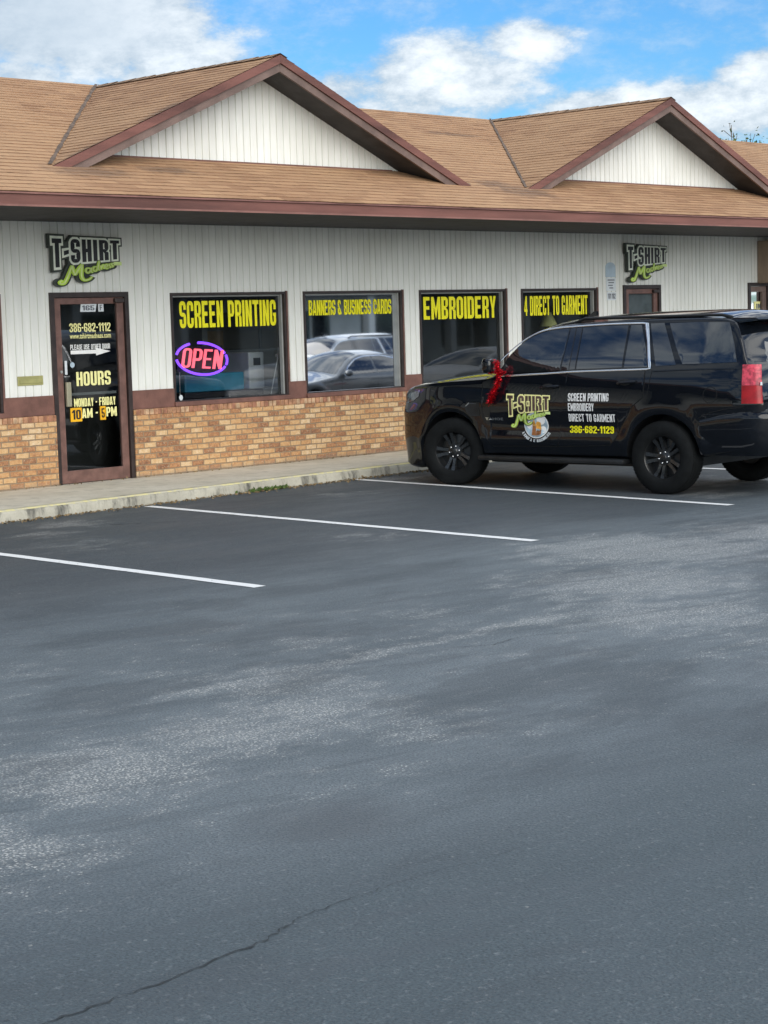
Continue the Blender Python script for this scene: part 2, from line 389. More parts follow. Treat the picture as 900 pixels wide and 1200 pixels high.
def stuff(name, bm, m, label=None, cat=None, **kw):
    o = obj(name, bm, m, **kw); o['kind'] = 'stuff'
    if label: o['label'] = label; o['category'] = cat
    return o
B = bmesh.new
def box(bm, x0, x1, y0, y1, z0, z1, bev=0., mi=0):
    vs = [bm.verts.new((x, y, z)) for x in (x0, x1) for y in (y0, y1) for z in (z0, z1)]
    fs = [bm.faces.new([vs[i] for i in q]) for q in ((0, 1, 3, 2), (4, 6, 7, 5), (0, 4, 5, 1), (2, 3, 7, 6), (0, 2, 6, 4), (1, 5, 7, 3))]
    for f in fs: f.material_index = mi
    if bev:
        bmesh.ops.bevel(bm, geom=list({e for f in fs for e in f.edges}), offset=bev, segments=2, affect='EDGES', profile=.5)
    return vs
def quad(bm, *pts, mi=0):
    f = bm.faces.new([bm.verts.new(p) for p in pts]); f.material_index = mi; return f
def prism(bm, pts, dirv, mi=0):
    """extrude the polygon pts (3-D) by the vector dirv"""
    dv = Vector(dirv); a = [bm.verts.new(p) for p in pts]; c = [bm.verts.new(Vector(p)+dv) for p in pts]
    fs = [bm.faces.new(a), bm.faces.new(c[::-1])]
    n = len(a)
    for i in range(n): fs.append(bm.faces.new((a[i], c[i], c[(i+1) % n], a[(i+1) % n])))
    for f in fs: f.material_index = mi
def tube(bm, pts, r, n=8, mi=0, r1=None):
    pts = [Vector(p) for p in pts]; rings = []
    for i, p in enumerate(pts):
        t = (pts[min(i+1, len(pts)-1)]-pts[max(i-1, 0)]).normalized()
        a = t.cross(Vector((0, 0, 1)))
        if a.length < .05: a = t.cross(Vector((1, 0, 0)))
        a.normalize(); c = t.cross(a)
        k = i/max(1, len(pts)-1); rr = r if r1 is None else r+(r1-r)*k
        rings.append([bm.verts.new(p+a*math.cos(2*math.pi*j/n)*rr+c*math.sin(2*math.pi*j/n)*rr) for j in range(n)])
    for i in range(len(rings)-1):
        for j in range(n):
            f = bm.faces.new((rings[i][j], rings[i][(j+1) % n], rings[i+1][(j+1) % n], rings[i+1][j])); f.material_index = mi
    bm.faces.new(rings[0][::-1]).material_index = mi; bm.faces.new(rings[-1]).material_index = mi
def lathe(bm, prof, n=48, mi=0):
    """revolve (radius, y) pairs about the local Y axis"""
    rings = [[bm.verts.new((r*math.cos(2*math.pi*j/n), y, r*math.sin(2*math.pi*j/n))) for j in range(n)] for r, y in prof]
    for i in range(len(rings)-1):
        for j in range(n):
            f = bm.faces.new((rings[i][j], rings[i][(j+1) % n], rings[i+1][(j+1) % n], rings[i+1][j])); f.material_index = mi
def herm(T, x):
    if x <= T[0][0]: return T[0][1]
    if x >= T[-1][0]: return T[-1][1]
    n = len(T)
    for i in range(n-1):
        if x <= T[i+1][0]: break
    x0, y0 = T[i]; x1, y1 = T[i+1]; h = x1-x0
    def sl(j):
        if j == 0: return (T[1][1]-T[0][1])/(T[1][0]-T[0][0])
        if j == n-1: return (T[-1][1]-T[-2][1])/(T[-1][0]-T[-2][0])
        a = (T[j][1]-T[j-1][1])/(T[j][0]-T[j-1][0]); b = (T[j+1][1]-T[j][1])/(T[j+1][0]-T[j][0])
        return 0 if a*b <= 0 else 2*a*b/(a+b)
    m0, m1 = sl(i), sl(i+1); t = (x-x0)/h
    return y0*(1+2*t)*(1-t)**2+m0*h*t*(1-t)**2+y1*t*t*(3-2*t)+m1*h*t*t*(t-1)

# ------------------------------------------------------------------ block lettering (drawn here, no font file)
def rc(x0, y0, x1, y1): return [(x0, y0), (x1, y0), (x1, y1), (x0, y1)]
def arc(q, cx, cy, ro, rix, riy, e=0, n=6):
    """ring sector in quadrant q (0=NE 1=NW 2=SW 3=SE) as quads"""
    out = []; a0 = q*math.pi/2
    for i in range(n):
        a, b = a0+i*math.pi/2/n, a0+(i+1)*math.pi/2/n
        pt = lambda t, rx, ry: (cx+rx*math.cos(t), cy+ry*math.sin(t))
        ix, iy = max(.004, rix-e), max(.004, riy-e)
        out.append([pt(a, ro+e, ro+e), pt(b, ro+e, ro+e), pt(b, ix, iy), pt(a, ix, iy)])
    return out
def off_poly(p, e):
    if e == 0: return p
    n = len(p); ar = sum(p[i][0]*p[(i+1) % n][1]-p[(i+1) % n][0]*p[i][1] for i in range(n))
    s = 1 if ar > 0 else -1; out = []
    for i in range(n):
        a, b, c = Vector(p[i-1]), Vector(p[i]), Vector(p[(i+1) % n])
        d1 = (b-a).normalized(); d2 = (c-b).normalized()
        n1 = Vector((d1.y, -d1.x))*s; n2 = Vector((d2.y, -d2.x))*s
        k = n1+n2; k = k/max(.35, 1+n1.dot(n2)); out.append((b.x+k.x*e, b.y+k.y*e))
    return out
def glyph(ch, e=0., t=.19, b=.155, W=.5):
    c = .2; P = []; A = []
    def r(*a): P.append(rc(*a))
    def ar(q, cx, cy, bb=None, ro=c): A.extend(arc(q, cx, cy, ro, max(.01, ro-t), max(.01, ro-(bb or b)), e))
    m = .5
    if ch in 'O0':
        ar(0, W-c, 1-c); ar(1, c, 1-c); ar(2, c, c); ar(3, W-c, c); r(0, c, t, 1-c); r(W-t, c, W, 1-c); r(c, 1-b, W-c, 1); r(c, 0, W-c, b)
    elif ch in 'CG':
        ar(0, W-c, 1-c); ar(1, c, 1-c); ar(2, c, c); ar(3, W-c, c); r(0, c, t, 1-c); r(c, 1-b, W-c, 1); r(c, 0, W-c, b)
        r(W-t, .63, W, 1-c)
        if ch == 'C': r(W-t, c, W, .37)
        else: r(W-t, c, W, .5); r(W*.5, .38, W-t, .5)
    elif ch in 'S5':
        h = b/2
        if ch == 'S': ar(1, c, 1-c); ar(0, W-c, 1-c); r(c, 1-b, W-c, 1); r(W-t, .68, W, 1-c); ar(2, c, m-h+c); r(0, m-h+c, t, 1-c); r(c, m-h, W-c, m+h)
        else: r(0, 1-b, W, 1); r(0, m-h, t, 1-b); r(t, m-h, W-c, m+h)
        ar(0, W-c, m+h-c); r(W-t, c, W, m+h-c); ar(3, W-c, c); ar(2, c, c); r(c, 0, W-c, b); r(0, c, t, .32)
    elif ch in 'BDPR':
        r(0, 0, t, 1)
        if ch == 'D': ar(0, W-c, 1-c); ar(3, W-c, c); r(W-t, c, W, 1-c); r(t, 1-b, W-c, 1); r(t, 0, W-c, b)
        else:
            yb = {'B': .5, 'P': .38, 'R': .42}[ch]; bb = .09 if ch == 'B' else .13
            ar(0, W-c, 1-c); r(t, 1-b, W-c, 1); r(t, yb, W-c, yb+bb); ar(3, W-c, yb+c, bb); r(W-t, yb+c, W, 1-c)
            if ch == 'B': ar(0, W-c, yb-c, bb); r(t, yb-bb, W-c, yb); ar(3, W-c, c); r(t, 0, W-c, b); r(W-t, c, W, yb-c)
            if ch == 'R': P.append([(W-t-.06, yb), (W-.05, yb), (W, .36), (W, 0), (W-t, 0), (W-t, .34)])
    elif ch in 'EFL':
        r(0, 0, t, 1)
        if ch != 'F': r(t, 0, W*.92, b)
        if ch != 'L': r(t, 1-b, W*.92, 1); r(t, .44, W*.85, .44+b)
    elif ch == 'H': r(0, 0, t, 1); r(W-t, 0, W, 1); r(t, .43, W-t, .43+b)
    elif ch == 'I': r(0, 0, t, 1); W = t
    elif ch == 'T': r(0, 1-b, W, 1); r(W/2-t/2, 0, W/2+t/2, 1-b)
    elif ch == 'N': r(0, 0, t, 1); r(W-t, 0, W, 1); P.append([(t, 1), (t, .52), (W-t, 0), (W-t, .48)])
    elif ch == 'M':
        W = .68; r(0, 0, t, 1); r(W-t, 0, W, 1); P.append([(t, 1), (t, .55), (W/2, 0), (W/2, .5)]); P.append([(W-t, 1), (W/2, .5), (W/2, 0), (W-t, .55)])
    elif ch == 'A':
        W = .54; P.append([(0, 0), (t, 0), (W/2, .80), (W/2, 1), (W/2-t*.62, 1)]); P.append([(W, 0), (W/2+t*.62, 1), (W/2, 1), (W/2, .80), (W-t, 0)])
        k = lambda y: t+(W/2-t)*y/.80
        P.append([(k(.17), .17), (W-k(.17), .17), (W-k(.31), .31), (k(.31), .31)])
    elif ch == 'U': ar(2, c, c); ar(3, W-c, c); r(0, c, t, 1); r(W-t, c, W, 1); r(c, 0, W-c, b)
    elif ch == 'Y': P.append([(0, 1), (W/2-t/2, .42), (W/2, .42), (W/2, .6), (t, 1)]); P.append([(W, 1), (W-t, 1), (W/2, .6), (W/2, .42), (W/2+t/2, .42)]); r(W/2-t/2, 0, W/2+t/2, .42)
    elif ch == '1': W = .34; r(W-t, 0, W, 1); P.append([(0, .80), (0, .66), (W-t, .74), (W-t, 1)])
    elif ch == '4': r(W-t-.06, 0, W-.06, 1); r(0, .2, W-t-.06, .2+b*.85); r(W-.06, .2, W, .2+b*.85); P.append([(0, .2+b*.85), (t*.8, .2+b*.85), (W-t-.06, .72), (W-t-.06, 1)])
    elif ch == '2': ar(0, W-c, 1-c); ar(1, c, 1-c); r(c, 1-b, W-c, 1); r(0, .66, t, 1-c); r(W-t, .64, W, 1-c); P.append([(W-t, .64), (0, .2), (0, b), (t, b), (W, .60), (W, .64)]); r(0, 0, W, b)
    elif ch in '38':
        bb = .085
        ar(0, W-c, 1-c); ar(1, c, 1-c); r(c, 1-b, W-c, 1); ar(3, W-c, .5+c, bb); r(W-t, .5+c, W, 1-c); ar(0, W-c, .5-c, bb); ar(3, W-c, c); ar(2, c, c); r(c, 0, W-c, b); r(W-t, c, W, .5-c); r(c, .5-bb, W-c, .5+bb)
        if ch == '8': ar(2, c, .5+c, bb); ar(1, c, .5-c, bb); r(0, .5+c, t, 1-c); r(0, c, t, .5-c)
        else: r(0, .68, t, 1-c); r(0, c, t, .32)
    elif ch in '69':
        ar(0, W-c, 1-c); ar(1, c, 1-c); r(c, 1-b, W-c, 1); r(W-t, .70, W, 1-c); r(0, c, t, 1-c); ar(2, c, c); ar(3, W-c, c); r(c, 0, W-c, b); ar(0, W-c, .58-c, .12); r(t, .46, W-c, .58); r(W-t, c, W, .58-c)
    elif ch == '-': W = .26; r(0, .40, W, .40+b)
    elif ch == '.': W = t; r(0, 0, t, .17)
    elif ch == '/': W = .3; P.append([(0, 0), (.1, 0), (W, 1), (W-.1, 1)])
    elif ch == '&':
        W = .56; V = .44
        ar(0, V-c, 1-c); ar(1, c, 1-c); r(c, 1-b, V-c, 1); r(V-t, .70, V, 1-c); r(0, .66, t, 1-c); r(0, c, t, .44); ar(2, c, c); ar(3, V-c, c); r(c, 0, V-c, b); r(V-t, c, V, .34); P.append([(0, .66), (V-t*.5, .16), (W, 0), (W, .10), (t, .66)]); r(t, .44, t*1.2, .5)
    elif ch == ' ': W = .24
    polys = [off_poly(p, e) for p in P]+A
    if ch == '9': polys = [[(W-x, 1-y) for x, y in p] for p in polys]
    return polys, W
def text_polys(s, x0, x1, z0, z1, e=0., t=.19, b=.155, gap=.075, slant=0.):
    """polygons of the string fitted to the box; every polygon keeps its own layer so none coincide"""
    w = 0; gl = []
    for ch in s:
        p, cw = glyph(ch, e, t, b); gl.append((p, w)); w += cw+gap
    w -= gap; kx = (x1-x0)/w; kz = z1-z0
    return [[(x0+(px+o)*kx+slant*py*kz, z0+py*kz) for px, py in poly] for p, o in gl for poly in p]
def flat_text(bm, polys, fn, mi=0, k0=0, dk=.00012):
    """fn(x, z, lift) -> 3-D point"""
    for i, p in enumerate(polys):
        f = bm.faces.new([bm.verts.new(fn(x, z, dk*((i*7) % 11))) for x, z in p]); f.material_index = mi
def wall_fn(y, ox=0., oz=0.): return lambda x, z, l: (x-ox, y-l, z-oz)
def stroke_polys(pts, w0, w1=None, n=6):
    """brush stroke through pts (Catmull-Rom), as quads with varying width"""
    out = []; P = [Vector(p) for p in pts]; S = []
    for i in range(len(P)-1):
        a, b2, c2, d2 = P[max(i-1, 0)], P[i], P[i+1], P[min(i+2, len(P)-1)]
        for k in range(n):
            t = k/n; S.append(.5*((2*b2)+(c2-a)*t+(2*a-5*b2+4*c2-d2)*t*t+(3*b2-a-3*c2+d2)*t**3))
    S.append(P[-1]); L = []
    for i, p in enumerate(S):
        d = (S[min(i+1, len(S)-1)]-S[max(i-1, 0)]).normalized(); k = i/(len(S)-1)
        wv = w0 if w1 is None else w0+(w1-w0)*math.sin(math.pi*min(1, max(0, k)))
        L.append((p+Vector((-d.y, d.x))*wv, p-Vector((-d.y, d.x))*wv))
    for i in range(len(L)-1):
        (a, b2), (c2, d2) = L[i], L[i+1]; out.append([tuple(a), tuple(c2), tuple(d2), tuple(b2)])
    return out
SCRIPT = [  # the handwritten second word of the logo, in a 1 x .62 box
    [(.075, .10), (.03, .05), (.045, .0), (.10, .02), (.15, .16), (.21, .40), (.235, .50)],
    [(.235, .50), (.25, .36), (.275, .22)], [(.275, .22), (.33, .38), (.40, .54)],
    [(.40, .54), (.385, .36), (.38, .20), (.42, .10), (.50, .12), (.555, .20)],
    [(.53, .42), (.47, .42), (.455, .34), (.49, .29), (.53, .36), (.545, .44), (.54, .33), (.57, .30)],
    [(.64, .46), (.59, .46), (.575, .38), (.61, .34), (.645, .42), (.675, .62), (.66, .42), (.685, .36)],
    [(.70, .50), (.705, .38)], [(.705, .42), (.735, .51), (.755, .50), (.755, .40)],
    [(.775, .45), (.81, .48), (.805, .53), (.78, .51), (.775, .45), (.80, .41), (.825, .44)],
    [(.865, .54), (.84, .53), (.845, .49), (.865, .46), (.84, .43)], [(.905, .56), (.88, .55), (.885, .51), (.905, .48), (.88, .45)]]
def logo(bm, fn, x0, x1, z0, z1, mats_idx, lift=.0, badge=False):
    """two-line shop logo: outlined block word over a green handwritten word. fn(x,z,lift); mats_idx = (outline, black, green, pale)"""
    W, Hh = x1-x0, z1-z0
    def warp(u, v):       # block word: tall T, letters shrinking to the right
        k = 1-.28*max(0., u-.02)
        return (x0+u*W, z1-Hh*(.02+.03*u)-(1-v)*Hh*.56*k*(1.0 if u > .24 else 1.12))
    for e, idx, lf in ((.095, mats_idx[0], lift), (.004, mats_idx[1], lift+.004)):
        polys = text_polys('T-SHIRT', 0, 1, 0, 1, e=e, gap=.11, t=.21)
        flat_text(bm, [[warp(*q) for q in p] for p in polys], lambda x, z, l, lf=lf: fn(x, z, l+lf), idx)
    sc = lambda q: (x0+W*(.06+q[0]*.92), z0+Hh*(.0+q[1]*.80))
    for wd, idx, lf in ((.058, mats_idx[1], lift+.002), (.040, mats_idx[2], lift+.006), (.016, mats_idx[3], lift+.009)):
        for st in SCRIPT:
            small = st[0][0] > .5
            polys = stroke_polys(st, wd*(.55 if small else .62), wd*(.62 if small else 1.))
            flat_text(bm, [[sc(q) for q in p] for p in polys], lambda x, z, l, lf=lf: fn(x, z, l+lf), idx)
    flat_text(bm, [[sc(q) for q in p] for p in [rc(.915, .50, 1.05, .60)]], lambda x, z, l: fn(x, z, l+lift+.006), mats_idx[3])

# ------------------------------------------------------------------ ground
KY = lambda x: -2.03+.0625*(min(max(x, 2.), 21.)-11.2)     # the kerb runs a little skew to the shops
bm = B(); quad(bm, (-400, -400, 0), (500, -400, 0), (500, 400, 0), (-400, 400, 0)); structure('parking_lot', bm, 'asphalt')
WX0, WX1 = -6., 44.
xs = [WX0]+[2+i*.5 for i in range(39)]+[30., WX1]
bm = B()
for a, c in zip(xs[:-1], xs[1:]):
    quad(bm, (a, KY(a)+.16, .122), (c, KY(c)+.16, .122), (c, .05, .132), (a, .05, .132))
structure('sidewalk', bm, 'walk_concrete')
bm = B()
rows = []
for a in xs:
    j = lambda s: random.uniform(-s, s)
    y = KY(a); rows.append([bm.verts.new(p) for p in ((a, y-.012+j(.006), -.01), (a, y+j(.006), .08), (a, y+.012+j(.004), .108), (a, y+.035, .121+j(.002)), (a, y+.162, .1225))])
for r1, r2 in zip(rows[:-1], rows[1:]):
    for k in range(4): bm.faces.new((r1[k], r2[k], r2[k+1], r1[k+1]))
structure('kerb', bm, 'kerb_concrete', smooth=50)
bm = B()
for a, c in zip(xs[:-1], xs[1:]):
    quad(bm, (a, KY(a)+.012, .1115), (c, KY(c)+.012, .1115), (c, KY(c)+.035, .1255), (a, KY(a)+.035, .1255))
    quad(bm, (a, KY(a)+.035, .1255), (c, KY(c)+.035, .1255), (c, KY(c)+.085, .1258), (a, KY(a)+.085, .1258))
structure('kerb_paint', bm, 'kerb_yellow')
def line(a, c, w=.118):
    a, c = Vector(a), Vector(c); d = (c-a).normalized(); n = Vector((-d.y, d.x)); bm = B(); N = 40; L = []
    for i in range(N+1):
        p = a+(c-a)*i/N; k = random.uniform(-.004, .004); L.append((p+n*(w/2+k), p-n*(w/2-k)))
    for (p, q), (r, s) in zip(L[:-1], L[1:]): quad(bm, (p.x, p.y, .004), (q.x, q.y, .004), (s.x, s.y, .004), (r.x, r.y, .004))
    structure('parking_line', bm, 'line_paint')
line((9.76, -1.9), (9.50, -7.98)); line((13.22, -2.05), (12.84, -7.92)); line((16.84, -1.72), (16.26, -7.70)); line((20.06, -1.6), (19.95, -7.6))
def crack(pts, w, name='pavement_crack'):
    bm = B(); L = []
    for (a, c) in zip(pts[:-1], pts[1:]):
        n = 14
        for i in range(n):
            t = i/n; p = Vector(a).lerp(Vector(c), t); p.y += random.uniform(-.011, .011); ww = w*random.uniform(.15, 1.15); L.append((p, ww))
    for (p, a), (q, c) in zip(L[:-1], L[1:]): quad(bm, (p.x, p.y-a, .003), (q.x, q.y-c, .003), (q.x, q.y+c, .003), (p.x, p.y+a, .003))
    structure(name, bm, 'crack_tar')
crack([(2.7, -14.15), (3.05, -14.14), (3.49, -14.13), (3.94, -14.09), (4.16, -14.01)], .0055)
crack([(2.9, -13.85), (3.0, -14.06)], .008)
crack([(4.16, -14.01), (4.6, -13.99)], .0022); crack([(4.6, -13.99), (5.3, -14.06)], .0011)
for a in ([(8.35, -10.95), (8.55, -11.1), (8.9, -11.05), (9.3, -11.3)], [(9.15, -10.45), (9.3, -10.75), (9.2, -10.95)], ): crack(a, .003)
crack([(11.75, -3.25), (12.35, -3.65)], .012)

# ------------------------------------------------------------------ building
BX = 20.
bld = thing('shop_building', 'long white-sided shop building on a tan brick base under a brown two-gabled shingle roof', 'building', (BX, 0, 0))
L0, L1 = -4., 42.          # extent along X
EY, EZ, RM, RY = -2.2, 3.41, .41, 2.31
RZ = EZ+RM*(RY-EY)
OPEN = [(10.9, 12.775, 1.02, 2.41), (13.50, 14.68, .13, 2.43), (15.36, 17.34, 1.02, 2.41), (17.67, 19.60, 1.02, 2.41), (19.97, 21.88, 1.02, 2.41), (22.25, 24.12, 1.02, 2.41), (24.82, 25.84, .13, 2.45), (28.46, 31.4, .13, 2.47)]
GP = .113
def siding(bm, x0, x1, z0, z1, y, topf=None):
    ed = [x0]; k = math.ceil((x0+.02)/GP)
    prof = [(x0, y)]
    while k*GP < x1-.02:
        g = k*GP; prof += [(g-.010, y), (g-.006, y+.016), (g+.006, y+.016), (g+.010, y)]; k += 1
    prof.append((x1, y)); zt = topf or (lambda x: z1)
    vb = [bm.verts.new((x-BX, yy, z0 if not callable(z0) else z0(x))) for x, yy in prof]; vt = [bm.verts.new((x-BX, yy, max(zt(x), (z0 if not callable(z0) else z0(x))+.001))) for x, yy in prof]
    for i in range(len(prof)-1): bm.faces.new((vb[i], vb[i+1], vt[i+1], vt[i]))
bm = B()
px = L0
for x0, x1, z0, z1 in OPEN:
    siding(bm, px, x0, 1.21, EZ-.12, 0.); siding(bm, x0, x1, z1, EZ-.12, 0.); px = x1
siding(bm, px, L1, 1.21, EZ-.12, 0.)
obj('wall', bm, 'siding_paint', bld)
# shell behind: end walls and rear
bm = B(); box(bm, L0-BX, L0+.15-BX, .02, 9.0, 0, 3.3); box(bm, L1-.15-BX, L1-BX, .02, 9.0, 0, 3.3); box(bm, L0-BX+.15, L1-BX-.15, 6.9, 7.05, 0, 3.3)
obj('rear_wall', bm, 'interior_wall', bld)
bm = B(); quad(bm, (L0-BX+.15, .05, 2.95), (L1-BX-.15, .05, 2.95), (L1-BX-.15, 6.9, 2.95), (L0-BX+.15, 6.9, 2.95)); obj('ceiling', bm, 'interior_wall', bld)
bm = B(); quad(bm, (L0-BX+.15, .05, .136), (L1-BX-.15, .05, .136), (L1-BX-.15, 6.9, .136), (L0-BX+.15, 6.9, .136)); obj('shop_floor', bm, 'interior_floor', bld)
for a, c in ((17.5, 1.9), (24.3, .3), (15.0, .3)):
    bm = B(); box(bm, a-BX, a+.1-BX, c, 6.9, .137, 2.949); obj('partition', bm, 'interior_wall', bld)
# brick base, rowlock cap and brown band
bm = B()
px = L0
for x0, x1, z0, z1 in OPEN:
    if z0 < .5:
        box(bm, px-BX, x0-BX, -.045, .05, .10, .975); px = x1
box(bm, px-BX, L1-BX, -.045, .05, .10, .975)
obj('brick_base', bm, 'brick', bld)
bm = B(); n = 0
def rowlock(x0, x1):
    x = x0
    while x < x1-.03:
        w = min(.068, x1-x-.002); j = random.uniform(-.003, .003)
        if w > .02: box(bm, x+.003-BX, x+w-.003-BX, -.056+j, .045, .905, .978+j*.5, bev=.004, mi=random.randrange(3))
        x += .072
mat('rowlock_a', (.40, .21, .12), .85, var=.3, scale=14); mat('rowlock_b', (.30, .14, .085), .85, var=.3, scale=14); mat('rowlock_c', (.47, .31, .19), .85, var=.3, scale=14)
for a, c in ((11.0, 13.49), (14.70, 24.80)):
    bm = B(); rowlock(a, c); obj('brick_cap', bm, ['rowlock_a', 'rowlock_b', 'rowlock_c'], bld)
px = L0
for x0, x1, z0, z1 in OPEN+[(L1+.002, 0, 0, 0)]:
    bm = B(); box(bm, px-BX, x0-.002-BX, -.022, .03, .982, 1.212); px = x1+.002
    obj('trim_band', bm, 'trim_brown', bld)

def window(x0, x1, z0, z1, letters=None, lz=None, lx=None):
    if lx: lx = (lx[0]+.06, lx[1]+.068)
    fr = B(); t = .032
    box(fr, x0-BX, x1-BX, -.018, .13, z1-t, z1); box(fr, x0-BX, x0+t-BX, -.018, .13, z0+.03, z1-t); box(fr, x1-t-BX, x1-BX, -.018, .13, z0+.03, z1-t)
    box(fr, x0-BX, x1-BX, -.012, .13, z0-.02, z0+.03)
    f = obj('window', fr, 'frame_dark', bld)
    a = B(); box(a, x1-t-.028-BX, x1-t-.003-BX, .02, .075, z0+.033, z1-t-.003); box(a, x0+t+.003-BX, x0+t+.02-BX, .04, .075, z0+.033, z1-t-.003); box(a, x0+t+.021-BX, x1-t-.03-BX, .04, .075, z1-t-.022, z1-t-.004)
    obj('inner_stop', a, 'alu_grey' if letters else 'frame_brown', f)
    s = B(); box(s, x0-.01-BX, x1+.01-BX, -.05, -.013, z0-.04, z0+.018, bev=.006); obj('sill', s, 'trim_brown', f)
    j = B(); box(j, x1+.002-BX, x1+.03-BX, -.026, .02, z0+.19, z1+.01); obj('jamb_trim', j, 'frame_brown', f)
    p = B(); quad(p, (x0+t-BX, .07, z0), (x1-t-BX, .07, z0), (x1-t-BX, .07, z1-t), (x0+t-BX, .07, z1-t)); obj('pane', p, 'window_glass', f)
    if letters:
        l = B(); flat_text(l, text_polys(letters, lx[0], lx[1], lz[0], lz[1], t=.19 if len(letters) < 20 else .16), wall_fn(.064, BX)); obj('lettering', l, 'vinyl_yellow', f, smooth='keep')
    return f
window(*OPEN[0])
w1 = window(*OPEN[2], 'SCREEN PRINTING', (1.965, 2.305), (15.50, 17.16))
window(*OPEN[3], 'BANNERS & BUSINESS CARDS', (2.085, 2.29), (17.78, 19.39))
window(*OPEN[4], 'EMBROIDERY', (1.985, 2.31), (20.07, 21.67))
window(*OPEN[5], '4 DIRECT TO GARMENT', (2.00, 2.30), (22.34, 23.91))

def shop_door(x0, x1, z0, z1, frame_mat, glass=True):
    fr = B(); box(fr, x0-BX, x0+.06-BX, -.03, .14, z0, z1-.06); box(fr, x1-.06-BX, x1-BX, -.03, .14, z0, z1-.06); box(fr, x0-BX, x1-BX, -.03, .14, z1-.06, z1)
    d = obj('door', fr, 'frame_dark', bld)
    lf = B(); a, c = x0+.066, x1-.066; s = .10
    box(lf, a-BX, a+s-BX, .0, .045, z0+.01, z1-.066, bev=.004); box(lf, c-s-BX, c-BX, .0, .045, z0+.01, z1-.066, bev=.004)
    box(lf, a+s-BX, c-s-BX, .001, .044, z1-.066-s*.75, z1-.066, bev=.003); box(lf, a+s-BX, c-s-BX, .001, .044, z0+.01, z0+.16, bev=.003)
    obj('leaf', lf, frame_mat, d)
    g = B(); quad(g, (a+s-BX, .025, z0+.16), (c-s-BX, .025, z0+.16), (c-s-BX, .025, z1-.066-s*.75), (a+s-BX, .025, z1-.066-s*.75)); obj('pane', g, 'window_glass', d)
    cl = B(); box(cl, x1-.22-BX, x1-.08-BX, -.05, -.002, z1-.13, z1-.075, bev=.008); obj('door_closer', cl, 'frame_dark', d)
    return d
d1 = shop_door(13.50, 14.68, .13, 2.43, 'frame_brown')
fn = wall_fn(.020, BX)
def dl(name, m, *items):
    for it in items:
        bm = B(); s, x0, x1, z0, z1 = it[:5]; flat_text(bm, text_polys(s, x0, x1, z0, z1, t=it[5] if len(it) > 5 else .19), fn)
        obj(name, bm, m, d1, smooth='keep')
dl('lettering', 'vinyl_cream', ('386-682-1112', 13.80, 14.42, 1.955, 2.06, .17), ('HOURS', 13.87, 14.39, 1.305, 1.475), ('MONDAY - FRIDAY', 13.82, 14.45, 1.055, 1.155), ('AM -', 13.93, 14.17, .915, 1.03), ('PM', 14.30, 14.46, .915, 1.03))
dl('notice_lettering', 'vinyl_white', ('PLEASE USE OTHER DOOR', 13.80, 14.40, 1.742, 1.805, .17))
def bfont(bm, s, x0, x1, z0, z1, fn, off=.018):
    c = bpy.data.curves.new('letters', 'FONT'); c.body = s; c.offset = off; c.size = 1.; c.resolution_u = 2
    o = bpy.data.objects.new('letters', c); COL.objects.link(o); bpy.context.view_layer.update()
    me = bpy.data.meshes.new_from_object(o.evaluated_get(bpy.context.evaluated_depsgraph_get()))
    xs_ = [v.co.x for v in me.vertices]; ys_ = [v.co.y for v in me.vertices]
    kx = (x1-x0)/(max(xs_)-min(xs_)); kz = (z1-z0)/(max(ys_)-min(ys_)); mx, my = min(xs_), min(ys_)
    vs = [bm.verts.new(fn(x0+(v.co.x-mx)*kx, z0+(v.co.y-my)*kz, 0)) for v in me.vertices]
    for p in me.polygons:
        try: bm.faces.new([vs[i] for i in p.vertices])
        except ValueError: pass
    bpy.data.objects.remove(o); bpy.data.curves.remove(c); bpy.data.meshes.remove(me)
bm = B(); bfont(bm, 'www.tshirtmadness.com', 13.80, 14.42, 1.875, 1.94, fn); obj('web_lettering', bm, 'vinyl_cream', d1, smooth='keep')
bm = B(); prism(bm, [(13.80-BX, .014, 1.69), (14.18-BX, .014, 1.69), (14.18-BX, .014, 1.665), (14.40-BX, .014, 1.712), (14.18-BX, .014, 1.76), (14.18-BX, .014, 1.735), (13.80-BX, .014, 1.735)], (0, .004, 0)); obj('arrow', bm, 'vinyl_white', d1)
bm = B(); prism(bm, [(13.97-BX, .017, 2.195), (14.20-BX, .017, 2.195), (14.22-BX, .017, 2.29), (13.985-BX, .017, 2.29)], (0, .004, 0)); box(bm, 14.245-BX, 14.325-BX, .017, .021, 2.195, 2.29); obj('number_plate', bm, 'paper_white', d1)
bm = B(); flat_text(bm, text_polys('165', 14.00, 14.185, 2.212, 2.272), wall_fn(.0155, BX), 0); flat_text(bm, text_polys('F', 14.265, 14.305, 2.208, 2.278), wall_fn(.0155, BX), 0); obj('plate_digits', bm, 'print_grey', d1, smooth='keep')
for (a, c, s, w) in ((13.755, 13.925, '10', 0), (14.20, 14.285, '5', 0)):
    bm = B(); box(bm, a-BX, c-BX, .012, .018, .878, 1.045); obj('number_card', bm, 'vinyl_orange', d1)
    bm = B(); flat_text(bm, text_polys(s, a+.02, c-.018, .905, 1.02), wall_fn(.0105, BX)); obj('card_digits', bm, 'print_black', d1, smooth='keep')
bm = B(); box(bm, 13.70-BX, 13.735-BX, .010, .016, 1.45, 1.615); obj('sticker', bm, 'paper_white', d1)
bm = B(); prism(bm, [(13.815+.034*math.cos(k*.5236)-BX, .013, 1.563+.034*math.sin(k*.5236)) for k in range(12)], (0, .004, 0)); obj('round_sticker', bm, 'paper_blue', d1)
bm = B(); box(bm, 13.675-BX, 13.745-BX, -.045, -.004, 1.065, 1.36, bev=.008); obj('handle', bm, 'handle_beige', d1)
